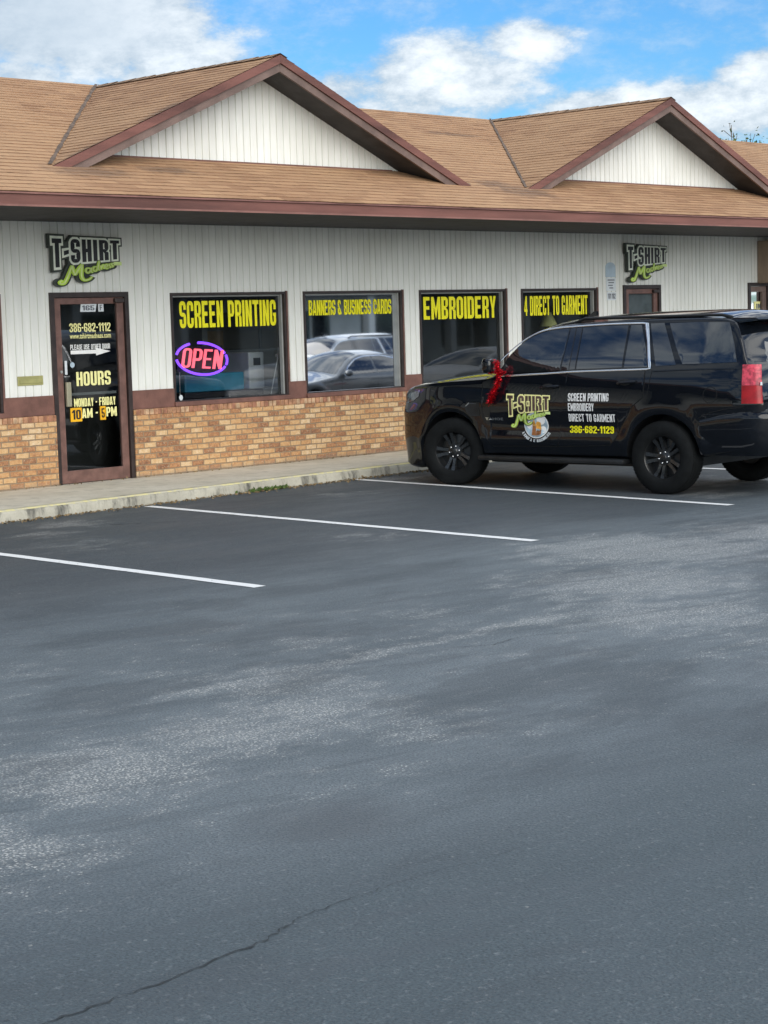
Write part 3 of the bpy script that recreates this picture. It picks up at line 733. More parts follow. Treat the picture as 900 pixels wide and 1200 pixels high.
bm = B(); box(bm, 13.68-BX, 14.50-BX, .055, .085, 1.19, 1.225, bev=.006); obj('push_bar', bm, 'alu_grey', d1)
bm = B(); tube(bm, [(13.635-BX, -.012, 1.485), (13.635-BX, .0, 1.485)], .018, 12); obj('lock', bm, 'alu_grey', d1)
d2 = shop_door(24.82, 25.84, .13, 2.45, 'frame_brown')
bm = B(); box(bm, 24.97-BX, 25.69-BX, .05, .06, 1.2, 2.3); obj('door_blind', bm, 'shelf_grey', d2)
bm = B(); flat_text(bm, text_polys('OPEN', 25.1, 25.5, 1.6, 1.75), wall_fn(.020, BX)); obj('lettering', bm, 'vinyl_white', d2, smooth='keep')
# the neighbour's entrance at the right end
fr = B(); x0, x1 = 28.46, 31.4
for a, c in ((28.46, 28.52), (29.06, 29.13), (30.2, 30.27), (31.34, 31.4)): box(fr, a-BX, c-BX, -.03, .14, .13, 2.41)
box(fr, x0-BX, x1-BX, -.03, .14, 2.41, 2.47)
nd = obj('entrance', fr, 'frame_dark', bld)
lf = B(); box(lf, 28.525-BX, 29.055-BX, .0, .04, 2.31, 2.405); box(lf, 28.93-BX, 29.055-BX, -.002, .042, .14, 2.308); box(lf, 28.525-BX, 28.575-BX, -.001, .041, .14, 2.309); obj('leaf', lf, 'rake_grey', nd)
g = B(); quad(g, (28.52-BX, .06, .14), (31.34-BX, .06, .14), (31.34-BX, .06, 2.41), (28.52-BX, .06, 2.41)); obj('pane', g, 'window_glass', nd)

# soffit, fascia, roof
bm = B(); quad(bm, (L0-BX, EY+.02, EZ-.145), (L1-BX, EY+.02, EZ-.145), (L1-BX, .02, EZ-.145), (L0-BX, .02, EZ-.145)); obj('soffit', bm, 'soffit_dark', bld)
bm = B(); box(bm, L0-BX, L1-BX, EY, EY+.03, EZ-.125, EZ-.02); f_ = obj('fascia', bm, 'fascia_red', bld)
bm = B(); box(bm, L0-BX, L1-BX, EY-.022, EY+.03, EZ-.018, EZ+.0); box(bm, L0-BX, L1-BX, EY-.012, EY+.02, EZ-.147, EZ-.127); obj('drip_edge', bm, 'fascia_edge', f_)
mat('shingle_edge_shade', (.215, .118, .064), .9, var=.4, scale=12)  # butt edges coloured darker to stand in for course shadow lines
def shingle_plane(bm, p0, along, up, length, slope, rows, lift=.007):
    """overlapping courses: each course is a strip tipped up at its lower edge; jittered ends keep the lines uneven"""
    uvl = bm.loops.layers.uv.verify(); along, up, p0 = Vector(along), Vector(up).normalized(), Vector(p0)
    nrm = along.cross(up).normalized(); nrm = nrm if nrm.z > 0 else -nrm
    h = slope/rows; nseg = max(1, int(length/.33))
    for r in range(rows):
        pv = None
        for k in range(nseg+1):
            u = length*k/nseg; s0, s1 = r*h, (r+1)*h+.006
            j = random.uniform(-.011, .011); lf = lift*random.uniform(.7, 1.35)
            pts = (p0+along*u+up*(s0+j), p0+along*u+up*(s0+j)+nrm*lf, p0+along*u+up*s1+nrm*.001)
            cur = ([bm.verts.new(p) for p in pts], u, s0, s1)
            if pv:
                for a, c, va, vb in ((0, 1, s0, s0+.004), (1, 2, s0+.004, s1)):
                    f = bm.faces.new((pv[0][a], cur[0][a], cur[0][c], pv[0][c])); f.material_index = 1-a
                    for lp, (uu, vv) in zip(f.loops, ((pv[1], va), (u, va), (u, vb), (pv[1], vb))): lp[uvl].uv = (uu, vv)
            pv = cur
bm = B(); SL = math.hypot(1, RM)
shingle_plane(bm, (L0-BX, EY-.03, EZ+.002), (1, 0, 0), (0, 1, RM), L1-L0, (RY-EY+.03)*SL, 39)
quad(bm, (L0-BX, RY, RZ), (L1-BX, RY, RZ), (L1-BX, 9.2, RZ-RM*(9.2-RY)), (L0-BX, 9.2, RZ-RM*(9.2-RY)))
roof = obj('roof', bm, ['shingles', 'shingle_edge_shade'], bld, smooth='keep')
def cap(bm, p, q, w=.13, up=Vector((0, 0, 1))):
    p, q = Vector(p), Vector(q); d = (q-p); n = int(d.length/.2); d.normalize(); s = d.cross(up).normalized()
    for i in range(n):
        a = p+d*i*.2; c = a+d*.215; k = .012+random.uniform(0, .006)
        for sg in (-1, 1):
            w2 = w*(1+random.uniform(-.06, .06))
            quad(bm, a+up*k, c+up*(k-.006), c+s*sg*w2-up*(.41*w-.012), a+s*sg*w2-up*(.41*w-.018))
bm = B(); cap(bm, (L0-BX, RY, RZ), (L1-BX, RY, RZ)); obj('ridge', bm, 'ridge_cap', roof, smooth='keep')

GY, FY = -.85, -1.32            # gable wall plane, rake plane
def gable(cx, label=None):
    PZ = RZ; tipz = EZ+RM*(FY-EY); hx = (PZ-tipz)/.425
    gm = .425; SG = math.hypot(1, gm)
    wall_ = B(); hw_ = (PZ-.18-(EZ+RM*(GY-EY)))/gm
    base = EZ+RM*(GY-EY)-.02
    siding(wall_, cx-hw_, cx+hw_, base, 0, GY, topf=lambda x: PZ-.172-gm*abs(x-cx))
    g = obj('gable', wall_, 'siding_paint', bld)
    bm = B()
    for sg in (-1, 1):
        shingle_plane(bm, (cx+sg*(hx+.02)-BX, FY-.02, tipz-.008), (0, 1, 0), (-sg, 0, gm), RY-FY+.02, (hx+.02)*SG, 30)
    obj('gable_roof', bm, ['shingles', 'shingle_edge_shade'], g, smooth='keep')
    bm = B(); cap(bm, (cx-BX, FY-.03, PZ+.004), (cx-BX, RY+.1, PZ+.004)); obj('gable_ridge', bm, 'ridge_cap', g, smooth='keep')
    # rake boards in two steps, soffit boards behind them
    up, lo, so = B(), B(), B()
    def rk(bm, y0, y1, t0, t1, ext=.05):
        for sg in (-1, 1):
            xe = cx+sg*(hx+ext)-BX; xc = cx-BX+sg*.0015
            prism(bm, [(xc, y0, PZ-t0), (xe, y0, PZ-gm*(hx+ext)-t0), (xe, y0, PZ-gm*(hx+ext)-t1), (xc, y0, PZ-t1)], (0, y1-y0, 0))
    rk(up, FY-.035, FY, .004, .105); rk(lo, FY-.012, FY+.02, .108, .205); rk(so, FY+.023, GY-.002, .170, .188)
    obj('rake_board', up, 'fascia_red', g); obj('rake_trim', lo, 'rake_grey', g); obj('rake_soffit', so, 'soffit_dark', g)
    bm = B()     # valley flashing
    for sg in (-1, 1):
        a = Vector((cx+sg*hx-BX, FY, tipz)); c = Vector((cx-BX, RY, PZ))
        d = (c-a); n = 24
        for i in range(n):
            p, q = a+d*i/n, a+d*(i+1)/n; w = .028+.006*math.sin(i*2.1)
            quad(bm, p+Vector((-w, 0, .034)), p+Vector((w, 0, .034)), q+Vector((w, 0, .034)), q+Vector((-w, 0, .034)))
    obj('valley', bm, 'valley_dark', g)
    bm = B(); box(bm, cx-hw_+.2-BX, cx+hw_-.2-BX, GY-.03, GY-.004, base+.005, base+.045); obj('gable_flashing', bm, 'trim_brown', g)
gable(16.14); gable(24.33)

# ------------------------------------------------------------------ signs and small things on the wall
def wall_sign(x0, x1, z0, z1, label):
    s = thing('wall_sign', label, 'sign', ((x0+x1)/2, 0, (z0+z1)/2)); ox, oz = s.location.x, s.location.z
    W, Hh = x1-x0, z1-z0
    sil = [(.0, 1.0), (.155, 1.02), (.20, .93), (.27, .98), (1.0, .96), (1.03, .62), (1.02, .40), (.93, .36), (.72, .33), (.60, .26), (.61, .12), (.52, .02), (.40, .04), (.33, .11), (.22, .06), (.14, -.04), (.07, -.02), (.06, .10), (.13, .24), (.165, .34), (.05, .36), (.01, .62)]
    def ex(f):
        c = Vector((.5, .5)); return [(c.x+(p[0]-c.x)*(1+f*.6)-.02, c.y+(p[1]-c.y)*(1+f)) for p in sil]
    bm = B(); n_ = [0]
    def back(x, z, l): return (x-ox, -.086, z-oz)
    pol = []
    def col(poly): pol.append(poly)
    k_ = 0
    def warp(u, v):
        k = 1-.28*max(0., u-.02); return (x0+.03+u*(W-.05), z1-.015-(Hh-.015)*(.02+.03*u)-(1-v)*(Hh-.015)*.56*k*(1.0 if u > .24 else 1.12))
    for p in text_polys('T-SHIRT', 0, 1, 0, 1, e=.17, gap=.11, t=.21): col([warp(*q) for q in p])
    col([warp(*q) for q in rc(.0, .45, 1., .9)])
    for st in SCRIPT:
        for p in stroke_polys(st, .068, .075): col([(x0+.03+(W-.05)*(.06+q[0]*.92), z0+(Hh-.015)*q[1]*.80) for q in p])
    for k_, p in enumerate(pol): prism(bm, [(x-ox, -.086+.00007*(k_ % 60), z-oz) for x, z in p], (0, .05+.00013*(k_ % 37), 0))
    obj('backing', bm, 'sign_backing', s)
    bm = B()
    for p in ((.15, .75), (.85, .75), (.2, .2), (.5, .2)): box(bm, x0+p[0]*W-.015-ox, x0+p[0]*W+.015-ox, -.034, .005, z0+p[1]*Hh-.015-oz, z0+p[1]*Hh+.015-oz)
    obj('standoff', bm, 'alu_grey', s)
    bm = B(); logo(bm, lambda x, z, l: (x-ox, -.087-l, z-oz), x0+.03, x1-.02, z0, z1-.015, (0, 1, 2, 3)); obj('logo', bm, ['sign_outline', 'sign_black', 'sign_green', 'sign_pale_green'], s, smooth='keep')
    return s
wall_sign(13.49, 14.54, 2.53, 3.09, 'black and green cut-out shop sign above the glass door with the opening hours')
wall_sign(24.83, 25.92, 2.52, 3.09, 'black and green cut-out shop sign above the half-hidden door behind the black car')
t = thing('mail_slot', 'small yellowish brass mail slot on the white siding left of the door', 'mail slot', (13.18, 0, 1.40))
bm = B(); box(bm, -.18, .18, -.014, .004, -.055, .055, bev=.004); obj('plate', bm, 'mail_brass', t)
bm = B(); box(bm, -.16, .16, -.026, -.0145, -.03, .012, bev=.003); obj('flap', bm, 'mail_brass', t)
t = thing('wall_notice', 'pale blue arched notice over two white printed sheets on the siding', 'notice', (24.5, 0, 2.51))
bm = B(); prism(bm, [(-.13, -.006, .07), (.13, -.006, .07)]+[(.13*math.cos(a*.314), -.006, .23+.075*math.sin(a*.314)) for a in range(11)], (0, .004, 0)); obj('arched_sheet', bm, 'paper_blue', t)
bm = B(); box(bm, -.12, .135, -.006, -.002, -.15, .06); obj('printed_sheet', bm, 'paper_white', t)
bm = B()
for k, (a, c) in enumerate(((-.08, .10), (-.06, .08), (-.07, .05), (-.04, .06))): box(bm, a, c, -.0085, -.007, .025-k*.042-.01, .025-k*.042+.006)
obj('print', bm, 'print_grey', t)
bm = B(); box(bm, -.10, .14, -.006, -.002, -.30, -.165); obj('number_sheet', bm, 'paper_white', t)
bm = B(); flat_text(bm, text_polys('101 102', -.08, .12, -.275, -.19), lambda x, z, l: (x, -.0075-l, z)); obj('digits', bm, 'print_grey', t, smooth='keep')
t = thing('cabinet_sign', 'tan box sign hanging under the eave at the right edge', 'sign', (29.6, 0, 2.83))
bm = B(); box(bm, -.83, .9, -.28, -.004, -.37, .37, bev=.012); obj('cabinet', bm, 'tan_panel', t)
bm = B(); box(bm, -.70, -.66, -.26, -.22, .37, .44); box(bm, .66, .70, -.26, -.22, .37, .44); obj('hanger', bm, 'frame_dark', t)
t = thing('yellow_flyer', 'small yellow flyer taped inside the entrance at the right edge', 'flyer', (28.88, .052, 2.08))
bm = B(); box(bm, -.13, .13, -.002, .002, -.12, .06); obj('sheet', bm, 'vinyl_cream', t)
bm = B(); flat_text(bm, text_polys('NEW', -.09, .09, -.06, .02) if False else text_polys('IN', -.07, .07, -.07, .02), lambda x, z, l: (x, -.004-l, z)); obj('print', bm, 'print_grey', t, smooth='keep')

# neon sign hanging inside the first window
t = thing('neon_open_sign', 'glowing red OPEN sign in a violet oval ring in the first lettered window', 'neon sign', (15.99, .15, 1.565))
def neon_letters():
    bm = B()
    for poly in text_polys('OPEN', -.37, .30, -.125, .125, t=.125, b=.105, gap=.12, slant=.22):
        tilt = lambda x, z: (x, z-.07*x)
        prism(bm, [(tilt(x, z)[0], -.02, tilt(x, z)[1]) for x, z in poly], (0, .02, 0))
    return bm
obj('neon_word', neon_letters(), 'neon_red', t)
bm = B()
for a0, a1 in ((25, 98), (118, 170), (188, 335), (-18, 18)):
    pts = []
    for k in range(25):
        a = rad(a0+(a1-a0)*k/24); x, z = .43*math.cos(a), .205*math.sin(a); pts.append((x, .01, z-.07*x))
    tube(bm, pts, .017, 8)
obj('neon_ring', bm, 'neon_violet', t)
bm = B(); box(bm, -.40, .38, .035, .06, -.16, .16); obj('backboard', bm, 'print_black', t)
bm = B(); tube(bm, [(-.36, .04, -.15), (-.36, .05, -.52)], .005, 6); obj('power_cord', bm, 'cable_white', t)

t = thing('blind_cord', 'thin white cord slanting down inside the right side of the first lettered window', 'cord', (17.25, .12, 1.45))
bm = B(); tube(bm, [(.10, 0, .42), (.03, .005, .05), (-.11, .0, -.40)], .006, 6); obj('string', bm, 'cable_white', t)
bm = B(); tube(bm, [(.10, 0, .42), (.10, -.02, .45)], .012, 8); obj('hook', bm, 'alu_grey', t)
bm = B(); prism(bm, [(15.53+.03*math.cos(k*.5236)-BX, .060, 1.085+.036*math.sin(k*.5236)) for k in range(12)], (0, .004, 0)); obj('round_sticker', bm, 'paper_white', w1)
# things inside the shop
t = thing('garment_printer', 'blue and white garment printer with a control panel behind the first lettered window', 'printer', (16.95, .95, .136))
bm = B(); box(bm, -.85, .2, -.3, .4, .98, 1.22, bev=.02); obj('base_unit', bm, 'machine_blue', t)
bm = B(); box(bm, .22, .50, -.38, .2, .98, 1.48, bev=.02); obj('control_unit', bm, 'machine_white', t)
bm = B(); box(bm, .30, .42, -.392, -.381, 1.30, 1.40); obj('screen', bm, 'print_black', t)
bm = B(); box(bm, -.9, .5, -.35, .45, .90, .975, bev=.01); obj('stand_top', bm, 'counter_dark', t)
for a in (-.85, .42):
    for c in (-.3, .38): bm = B(); box(bm, a, a+.05, c, c+.05, .002, .898); obj('leg', bm, 'counter_dark', t)
t = thing('display_counter', 'low long dark counter inside the first lettered window', 'counter', (16.3, .42, .136))
bm = B(); box(bm, -.85, .95, -.16, .16, .002, .80); obj('body', bm, 'counter_dark', t)
bm = B(); box(bm, -.9, .98, -.19, .19, .802, .835, bev=.006); obj('top', bm, 'counter_dark', t)
t = thing('shelf_rack', 'grey steel shelf rack with boxes behind the banner window', 'shelf', (18.9, 3.2, .136))
bm = B()
for k in range(4): box(bm, -1.1, 1.1, -.25, .25, .25+k*.6, .28+k*.6)
obj('shelf', bm, 'shelf_grey', t)
for a in (-1.14, 1.10):
    for c in (-.27, .23): bm = B(); box(bm, a, a+.04, c, c+.04, .002, 2.3); obj('post', bm, 'shelf_grey', t)
for k, (x, y, z, s, lab) in enumerate(((18.2, 3.2, .282, .4, 'cardboard box lowest on the left end of the shelf rack'), (19.4, 3.2, .882, .35, 'cardboard box in the middle tier of the shelf rack'), (18.7, 3.2, 1.482, .36, 'cardboard box highest on the shelf rack'))):
    bx = thing('cardboard_box', lab, 'box', (x, y, z+.136), 0, 'boxes on the shelf rack')
    bm = B(); box(bm, -s/2, s/2, -.18, .18, .001, s*.8); obj('carton', bm, 'cardboard', bx)
    bm = B(); box(bm, -.03, .03, -.183, .183, s*.8+.001, s*.8+.004); obj('tape', bm, 'handle_beige', bx)
t = thing('embroidery_machine', 'white multi-needle embroidery machine on a dark table behind the third lettered window', 'machine', (21.0, 1.9, .136))
bm = B(); box(bm, -.6, .6, -.4, .4, .70, .75, bev=.006); obj('table_top', bm, 'counter_dark', t)
for a in (-.56, .5):
    for c in (-.36, .3): bm = B(); box(bm, a, a+.06, c, c+.06, .002, .698); obj('leg', bm, 'counter_dark', t)
bm = B(); box(bm, -.3, .3, -.1, .3, .752, .90, bev=.02); box(bm, -.12, .12, .0, .28, .9, 1.45, bev=.02); box(bm, -.22, .22, -.3, .1, 1.3, 1.62, bev=.03); obj('machine_head', bm, 'machine_white', t)
t = thing('table_lamp', 'cream lampshade showing in the window above the black car roof', 'lamp', (23.46, .45, .136))
bm = B(); bmesh.ops.create_cone(bm, cap_ends=True, segments=20, radius1=.15, radius2=.05, depth=.22, matrix=Matrix.Translation((0, 0, 1.80))); obj('lamp_shade', bm, 'vinyl_cream', t, smooth=40)
bm = B(); tube(bm, [(0, 0, .002), (0, 0, 1.7)], .012, 8); tube(bm, [(0, 0, .002), (0, 0, .02)], .14, 16); obj('stand', bm, 'counter_dark', t)

# ------------------------------------------------------------------ vehicles
WZ = [(.20, .92), (.45, .962), (.58, .990), (.70, .985), (.85, .994), (.97, 1.004), (1.10, .993), (1.22, .976), (1.28, .962), (1.37, .935), (1.42, .921), (1.6, .855), (1.86, .755), (2.0, .70)]
PL = [(-.96, .70), (-.92, .785), (-.84, .862), (-.70, .922), (-.45, .972), (-.1, 1.0), (3.4, 1.0), (3.8, .985), (4.0, .965), (4.1, .945), (4.17, .90), (4.2, .86)]
SUV = dict(wb=2.98, r=.402, wz=WZ, pl=PL, wcz=.402, arch=.478, u0=-.96, u1=4.18, width=.995,
    zt=[(-.96, .92), (-.935, 1.02), (-.88, 1.09), (-.78, 1.145), (-.66, 1.18), (-.5, 1.20), (-.1, 1.232), (.46, 1.262), (.62, 1.295), (.72, 1.40), (.86, 1.58), (1.0, 1.71), (1.18, 1.81), (1.4, 1.855), (1.7, 1.885), (2.4, 1.91), (3.2, 1.915), (3.62, 1.90), (3.76, 1.86), (3.86, 1.72), (3.98, 1.45), (4.06, 1.32), (4.12, 1.2), (4.18, 1.05)],
    crown=[(-.96, .03), (-.86, .06), (-.5, .075), (.46, .095), (.62, .11), (.9, .12), (1.2, .10), (1.5, .085), (3.5, .085), (3.75, .07), (4.0, .03), (4.18, .01)],
    zb=[(-1.02, .30), (-.9, .21), (-.6, .18), (-.45, .22), (0, .36), (2.98, .38), (3.5, .42), (4.18, .52)],
    rr=[(-1.02, .03), (-.5, .06), (.5, .06), (.8, .05), (1.3, .05), (3.6, .05), (4.18, .03)])
def sw(P, u, z):
    b = herm(P['wz'], z)*herm(P['pl'], u)
    for c in (0, P['wb']):
        r = math.hypot(u-c, (z-P['wcz'])*.96); b += .020*math.exp(-((r-P['arch']-.045)/.05)**2)*(1 if z < 1.1 else 0)
    if P['wb'] > 2.9 and u < -.35: b -= .055*min(1, (-.35-u)/.4)*max(0., min(1., (z-.86)/.12))
    b -= .012*math.exp(-((z-.70)/.10)**2)*(1 if P['wb'] > 2.9 and .6 < u < 2.4 else 0)
    return b
def car_body(P, paint):
    st = []
    u = P['u0']
    while u < P['u1']-.001:
        st.append(u); u += .03 if (u < -.6 or u > 3.5) else .045
    st.append(P['u1'])
    bm = B(); rings = []
    for u in st:
        zb, zt, cr, r = herm(P['zb'], u), herm(P['zt'], u), herm(P['crown'], u), herm(P['rr'], u)
        half = [(0, zb), (sw(P, u, zb)*.55, zb), (sw(P, u, zb)*.95, zb+.0)]
        K = 20
        for k in range(K+1):
            z = zb+.03+(zt-r-zb-.03)*k/K; half.append((sw(P, u, z), z))
        y0 = half[-1][0]; y1 = sw(P, u, zt)-r*.75
        for k in (1, 2, 3, 4):
            a = k/4*math.pi/2; half.append((y1+(y0-y1)*math.cos(a), zt-r+r*math.sin(a)))
        for k in range(1, 8):
            f = 1-k/7; half.append((y1*f, zt+cr*(1-f*f)))
        rings.append([bm.verts.new((u, -y, z)) for y, z in half]+[bm.verts.new((u, y, z)) for y, z in half[-2:0:-1]])
    n = len(rings[0])
    for a, c in zip(rings[:-1], rings[1:]):
        for j in range(n): bm.faces.new((a[j], a[(j+1) % n], c[(j+1) % n], c[j]))
    for rg, fl in ((rings[0], False), (rings[-1], True)):
        h = n//2
        for j in range(h):
            q = [rg[j], rg[j+1], rg[(n-j-1) % n], rg[(n-j) % n]]
            q = list(dict.fromkeys(q))
            if len(q) > 2: bm.faces.new(q)
    bmesh.ops.recalc_face_normals(bm, faces=bm.faces)
    me = bpy.data.meshes.new('body'); bm.to_mesh(me); bm.free(); me.materials.append(MATS[paint]); me.materials.append(MATS['plastic_black'])
    o = bpy.data.objects.new('body_tmp', me); COL.objects.link(o)
    cut = B()
    for c in (0, P['wb']):
        for sg in (-1, 1):
            bmesh.ops.create_cone(cut, cap_ends=True, segments=56, radius1=P['arch'], radius2=P['arch'], depth=.75, matrix=Matrix.Translation((c, sg*(P['width']-.005), P['wcz'])) @ Matrix.Rotation(math.pi/2, 4, 'X'))
    cm = bpy.data.meshes.new('cut'); cut.to_mesh(cm); cut.free(); cm.materials.append(MATS['plastic_black'])
    co = bpy.data.objects.new('cut_tmp', cm); COL.objects.link(co)
    md = o.modifiers.new('arches', 'BOOLEAN'); md.operation = 'DIFFERENCE'; md.object = co; md.solver = 'EXACT'; md.material_mode = 'TRANSFER'
    bpy.context.view_layer.update()
    res = bpy.data.meshes.new_from_object(o.evaluated_get(bpy.context.evaluated_depsgraph_get()))
    bpy.data.objects.remove(o); bpy.data.objects.remove(co)
    for p in res.polygons: p.use_smooth = True
    res.set_sharp_from_angle(angle=rad(38)); res.name = 'body'
    return bpy.data.objects.new('body', res)
def patch(P, poly, off, cuts=6, side=-1, rim=.012):
    bm = B(); f = bm.faces.new([bm.verts.new((u, 0, z)) for u, z in poly])
    bmesh.ops.triangulate(bm, faces=[f]); bmesh.ops.subdivide_edges(bm, edges=bm.edges[:], cuts=cuts, use_grid_fill=True)
    bmesh.ops.subdivide_edges(bm, edges=[e for e in bm.edges if e.calc_length() > .09], cuts=1)
    bmesh.ops.triangulate(bm, faces=[f for f in bm.faces if len(f.verts) > 4])
    for v in bm.verts: v.co.y = side*(sw(P, v.co.x, v.co.z)+off)
    if rim:
        be = [e for e in bm.edges if len(e.link_faces) == 1]
        ex = bmesh.ops.extrude_edge_only(bm, edges=be)
        for v in ex['geom']:
            if isinstance(v, bmesh.types.BMVert): v.co.y -= side*rim
    return bm
def side_line(P, pts, w, off, side=-1, n=6):
    """thin band lying along the body side"""
    bm = B(); S = []
    for (a, c) in zip(pts[:-1], pts[1:]):
        for k in range(n): S.append(Vector(a).lerp(Vector(c), k/n))
    S.append(Vector(pts[-1])); L = []
    for i, p in enumerate(S):
        d = (S[min(i+1, len(S)-1)]-S[max(i-1, 0)]).normalized(); q = Vector((-d.y, d.x))*w/2
        row = []
        for a, lift in ((p+q, 0), (p, off*.6), (p-q, 0)): row.append(bm.verts.new((a.x, side*(sw(P, a.x, a.y)+off+lift), a.y)))
        L.append(row)
    for a, c in zip(L[:-1], L[1:]):
        for k in (0, 1): bm.faces.new((a[k], c[k], c[k+1], a[k+1]))
    return bm
def curve2(pts, n=5):
    P = [Vector(p) for p in pts]; S = []
    for i in range(len(P)-1):
        a, b2, c2, d2 = P[max(i-1, 0)], P[i], P[i+1], P[min(i+2, len(P)-1)]
        for k in range(n):
            t = k/n; S.append(tuple(.5*((2*b2)+(c2-a)*t+(2*a-5*b2+4*c2-d2)*t*t+(3*b2-a-3*c2+d2)*t**3)))
    S.append(tuple(P[-1])); return S
def wheel(parent, u, side, R, P, steer=0., five=True, off=0.):
    y = side*(P['width']-.10+off)      # wheel mid plane
    bm = B()
    s = R/.402
    rim = [(.235*s, -.10), (.243*s, -.112), (.243*s, -.105), (.232*s, -.095), (.222*s, -.06), (.205*s, -.02), (.20*s, .05), (.24*s, .11)]
    lathe(bm, rim, 48)
    lathe(bm, [(.0, -.015), (.21*s, .0), (.21*s, .03), (.0, .035)], 40)
    for v in bm.verts: v.co.y *= -side if side > 0 else 1
    w = obj('wheel', bm, 'rim_black', parent, smooth=35)
    w.location = (u, y, R); w.rotation_euler = (0, 0, steer)
    sg = 1 if side < 0 else -1
    bm = B()
    prof = [(.232*s, -.105), (.25*s, -.122), (.29*s, -.132), (.335*s, -.132), (.37*s, -.118), (.392*s, -.104), (.401*s, -.085), (.402*s, -.03), (.402*s, .03), (.401*s, .085), (.392*s, .104), (.37*s, .118), (.335*s, .132), (.26*s, .125), (.235*s, .10)]
    lathe(bm, prof, 64)
    for v in bm.verts:
        r = math.hypot(v.co.x, v.co.z)
        if v.co.z < -.35*s: v.co.z = max(v.co.z, -.398*s)
    for k in range(60):           # tread blocks
        a = 2*math.pi*(k+.5)/60
        for yy in (-.078, -.028, .028, .078):
            ca, sa = math.cos(a+(.02 if yy > 0 else 0)), math.sin(a+(.02 if yy > 0 else 0)); r0, r1 = .398*s, .4035*s
            if r1*sa < -.397*s: continue
            da = .038
            p = [(r0*math.cos(a+q), yy+e, r0*math.sin(a+q)) for q, e in ((-da, -.02), (da, -.02), (da, .02), (-da, .02))]
            p2 = [(r1*math.cos(a+q), yy+e, r1*math.sin(a+q)) for q, e in ((-da, -.019), (da, -.019), (da, .019), (-da, .019))]
            va = [bm.verts.new(x) for x in p]; vb = [bm.verts.new(x) for x in p2]; bm.faces.new(vb)
            for i in range(4): bm.faces.new((va[i], va[(i+1) % 4], vb[(i+1) % 4], vb[i]))
    obj('tyre', bm, 'rubber', w, smooth=30)
    bm = B(); nsp = 5
    for k in range(nsp):
        a = 2*math.pi*k/nsp+math.pi/2+.35
        ca, sa = math.cos(a), math.sin(a)
        for q in (-1, 1):
            pts = []
            for (r, hw_, cc, yy) in ((.06*s, .020, .020, -.060), (.15*s, .017, .030, -.066), (.225*s, .024, .046, -.085)):
                for e in (-1, 1): pts.append((r, q*cc+e*hw_, yy))
            def W3(p, dy): return (p[0]*ca-p[1]*sa, sg*(p[2]+dy), p[0]*sa+p[1]*ca)
            f0 = [bm.verts.new(W3(p, 0)) for p in pts]; f1 = [bm.verts.new(W3((p[0], p[1]*1.08, p[2]), .055)) for p in pts]
            for i in (0, 2):
                bm.faces.new((f0[i], f0[i+1], f0[i+3], f0[i+2]))
                bm.faces.new((f0[i], f0[i+2], f1[i+2], f1[i])); bm.faces.new((f0[i+1], f1[i+1], f1[i+3], f0[i+3]))
            bm.faces.new((f0[4], f0[5], f1[5], f1[4])); bm.faces.new((f0[0], f1[0], f1[1], f0[1]))
    obj('spokes', bm, 'rim_spoke', w, smooth=25)
    bm = B(); lathe(bm, [(.0, -.082), (.03*s, -.080), (.04*s, -.070), (.085*s, -.062), (.092*s, -.04), (.09*s, .0)], 32)
    for v in bm.verts: v.co.y *= sg
    obj('hub_cap', bm, 'rim_black', w, smooth=40)
    lug = None
    for k in range(6):
        a = 2*math.pi*k/6+.2
        if lug is None:
            bm = B(); bmesh.ops.create_icosphere(bm, subdivisions=2, radius=.0115); lug = obj('lug_nut', bm, 'chrome', w, smooth=60); o = lug
        else: o = lug.copy(); COL.objects.link(o); o.parent = w
        o.location = (.064*s*math.cos(a), sg*-.068, .064*s*math.sin(a))
    return w

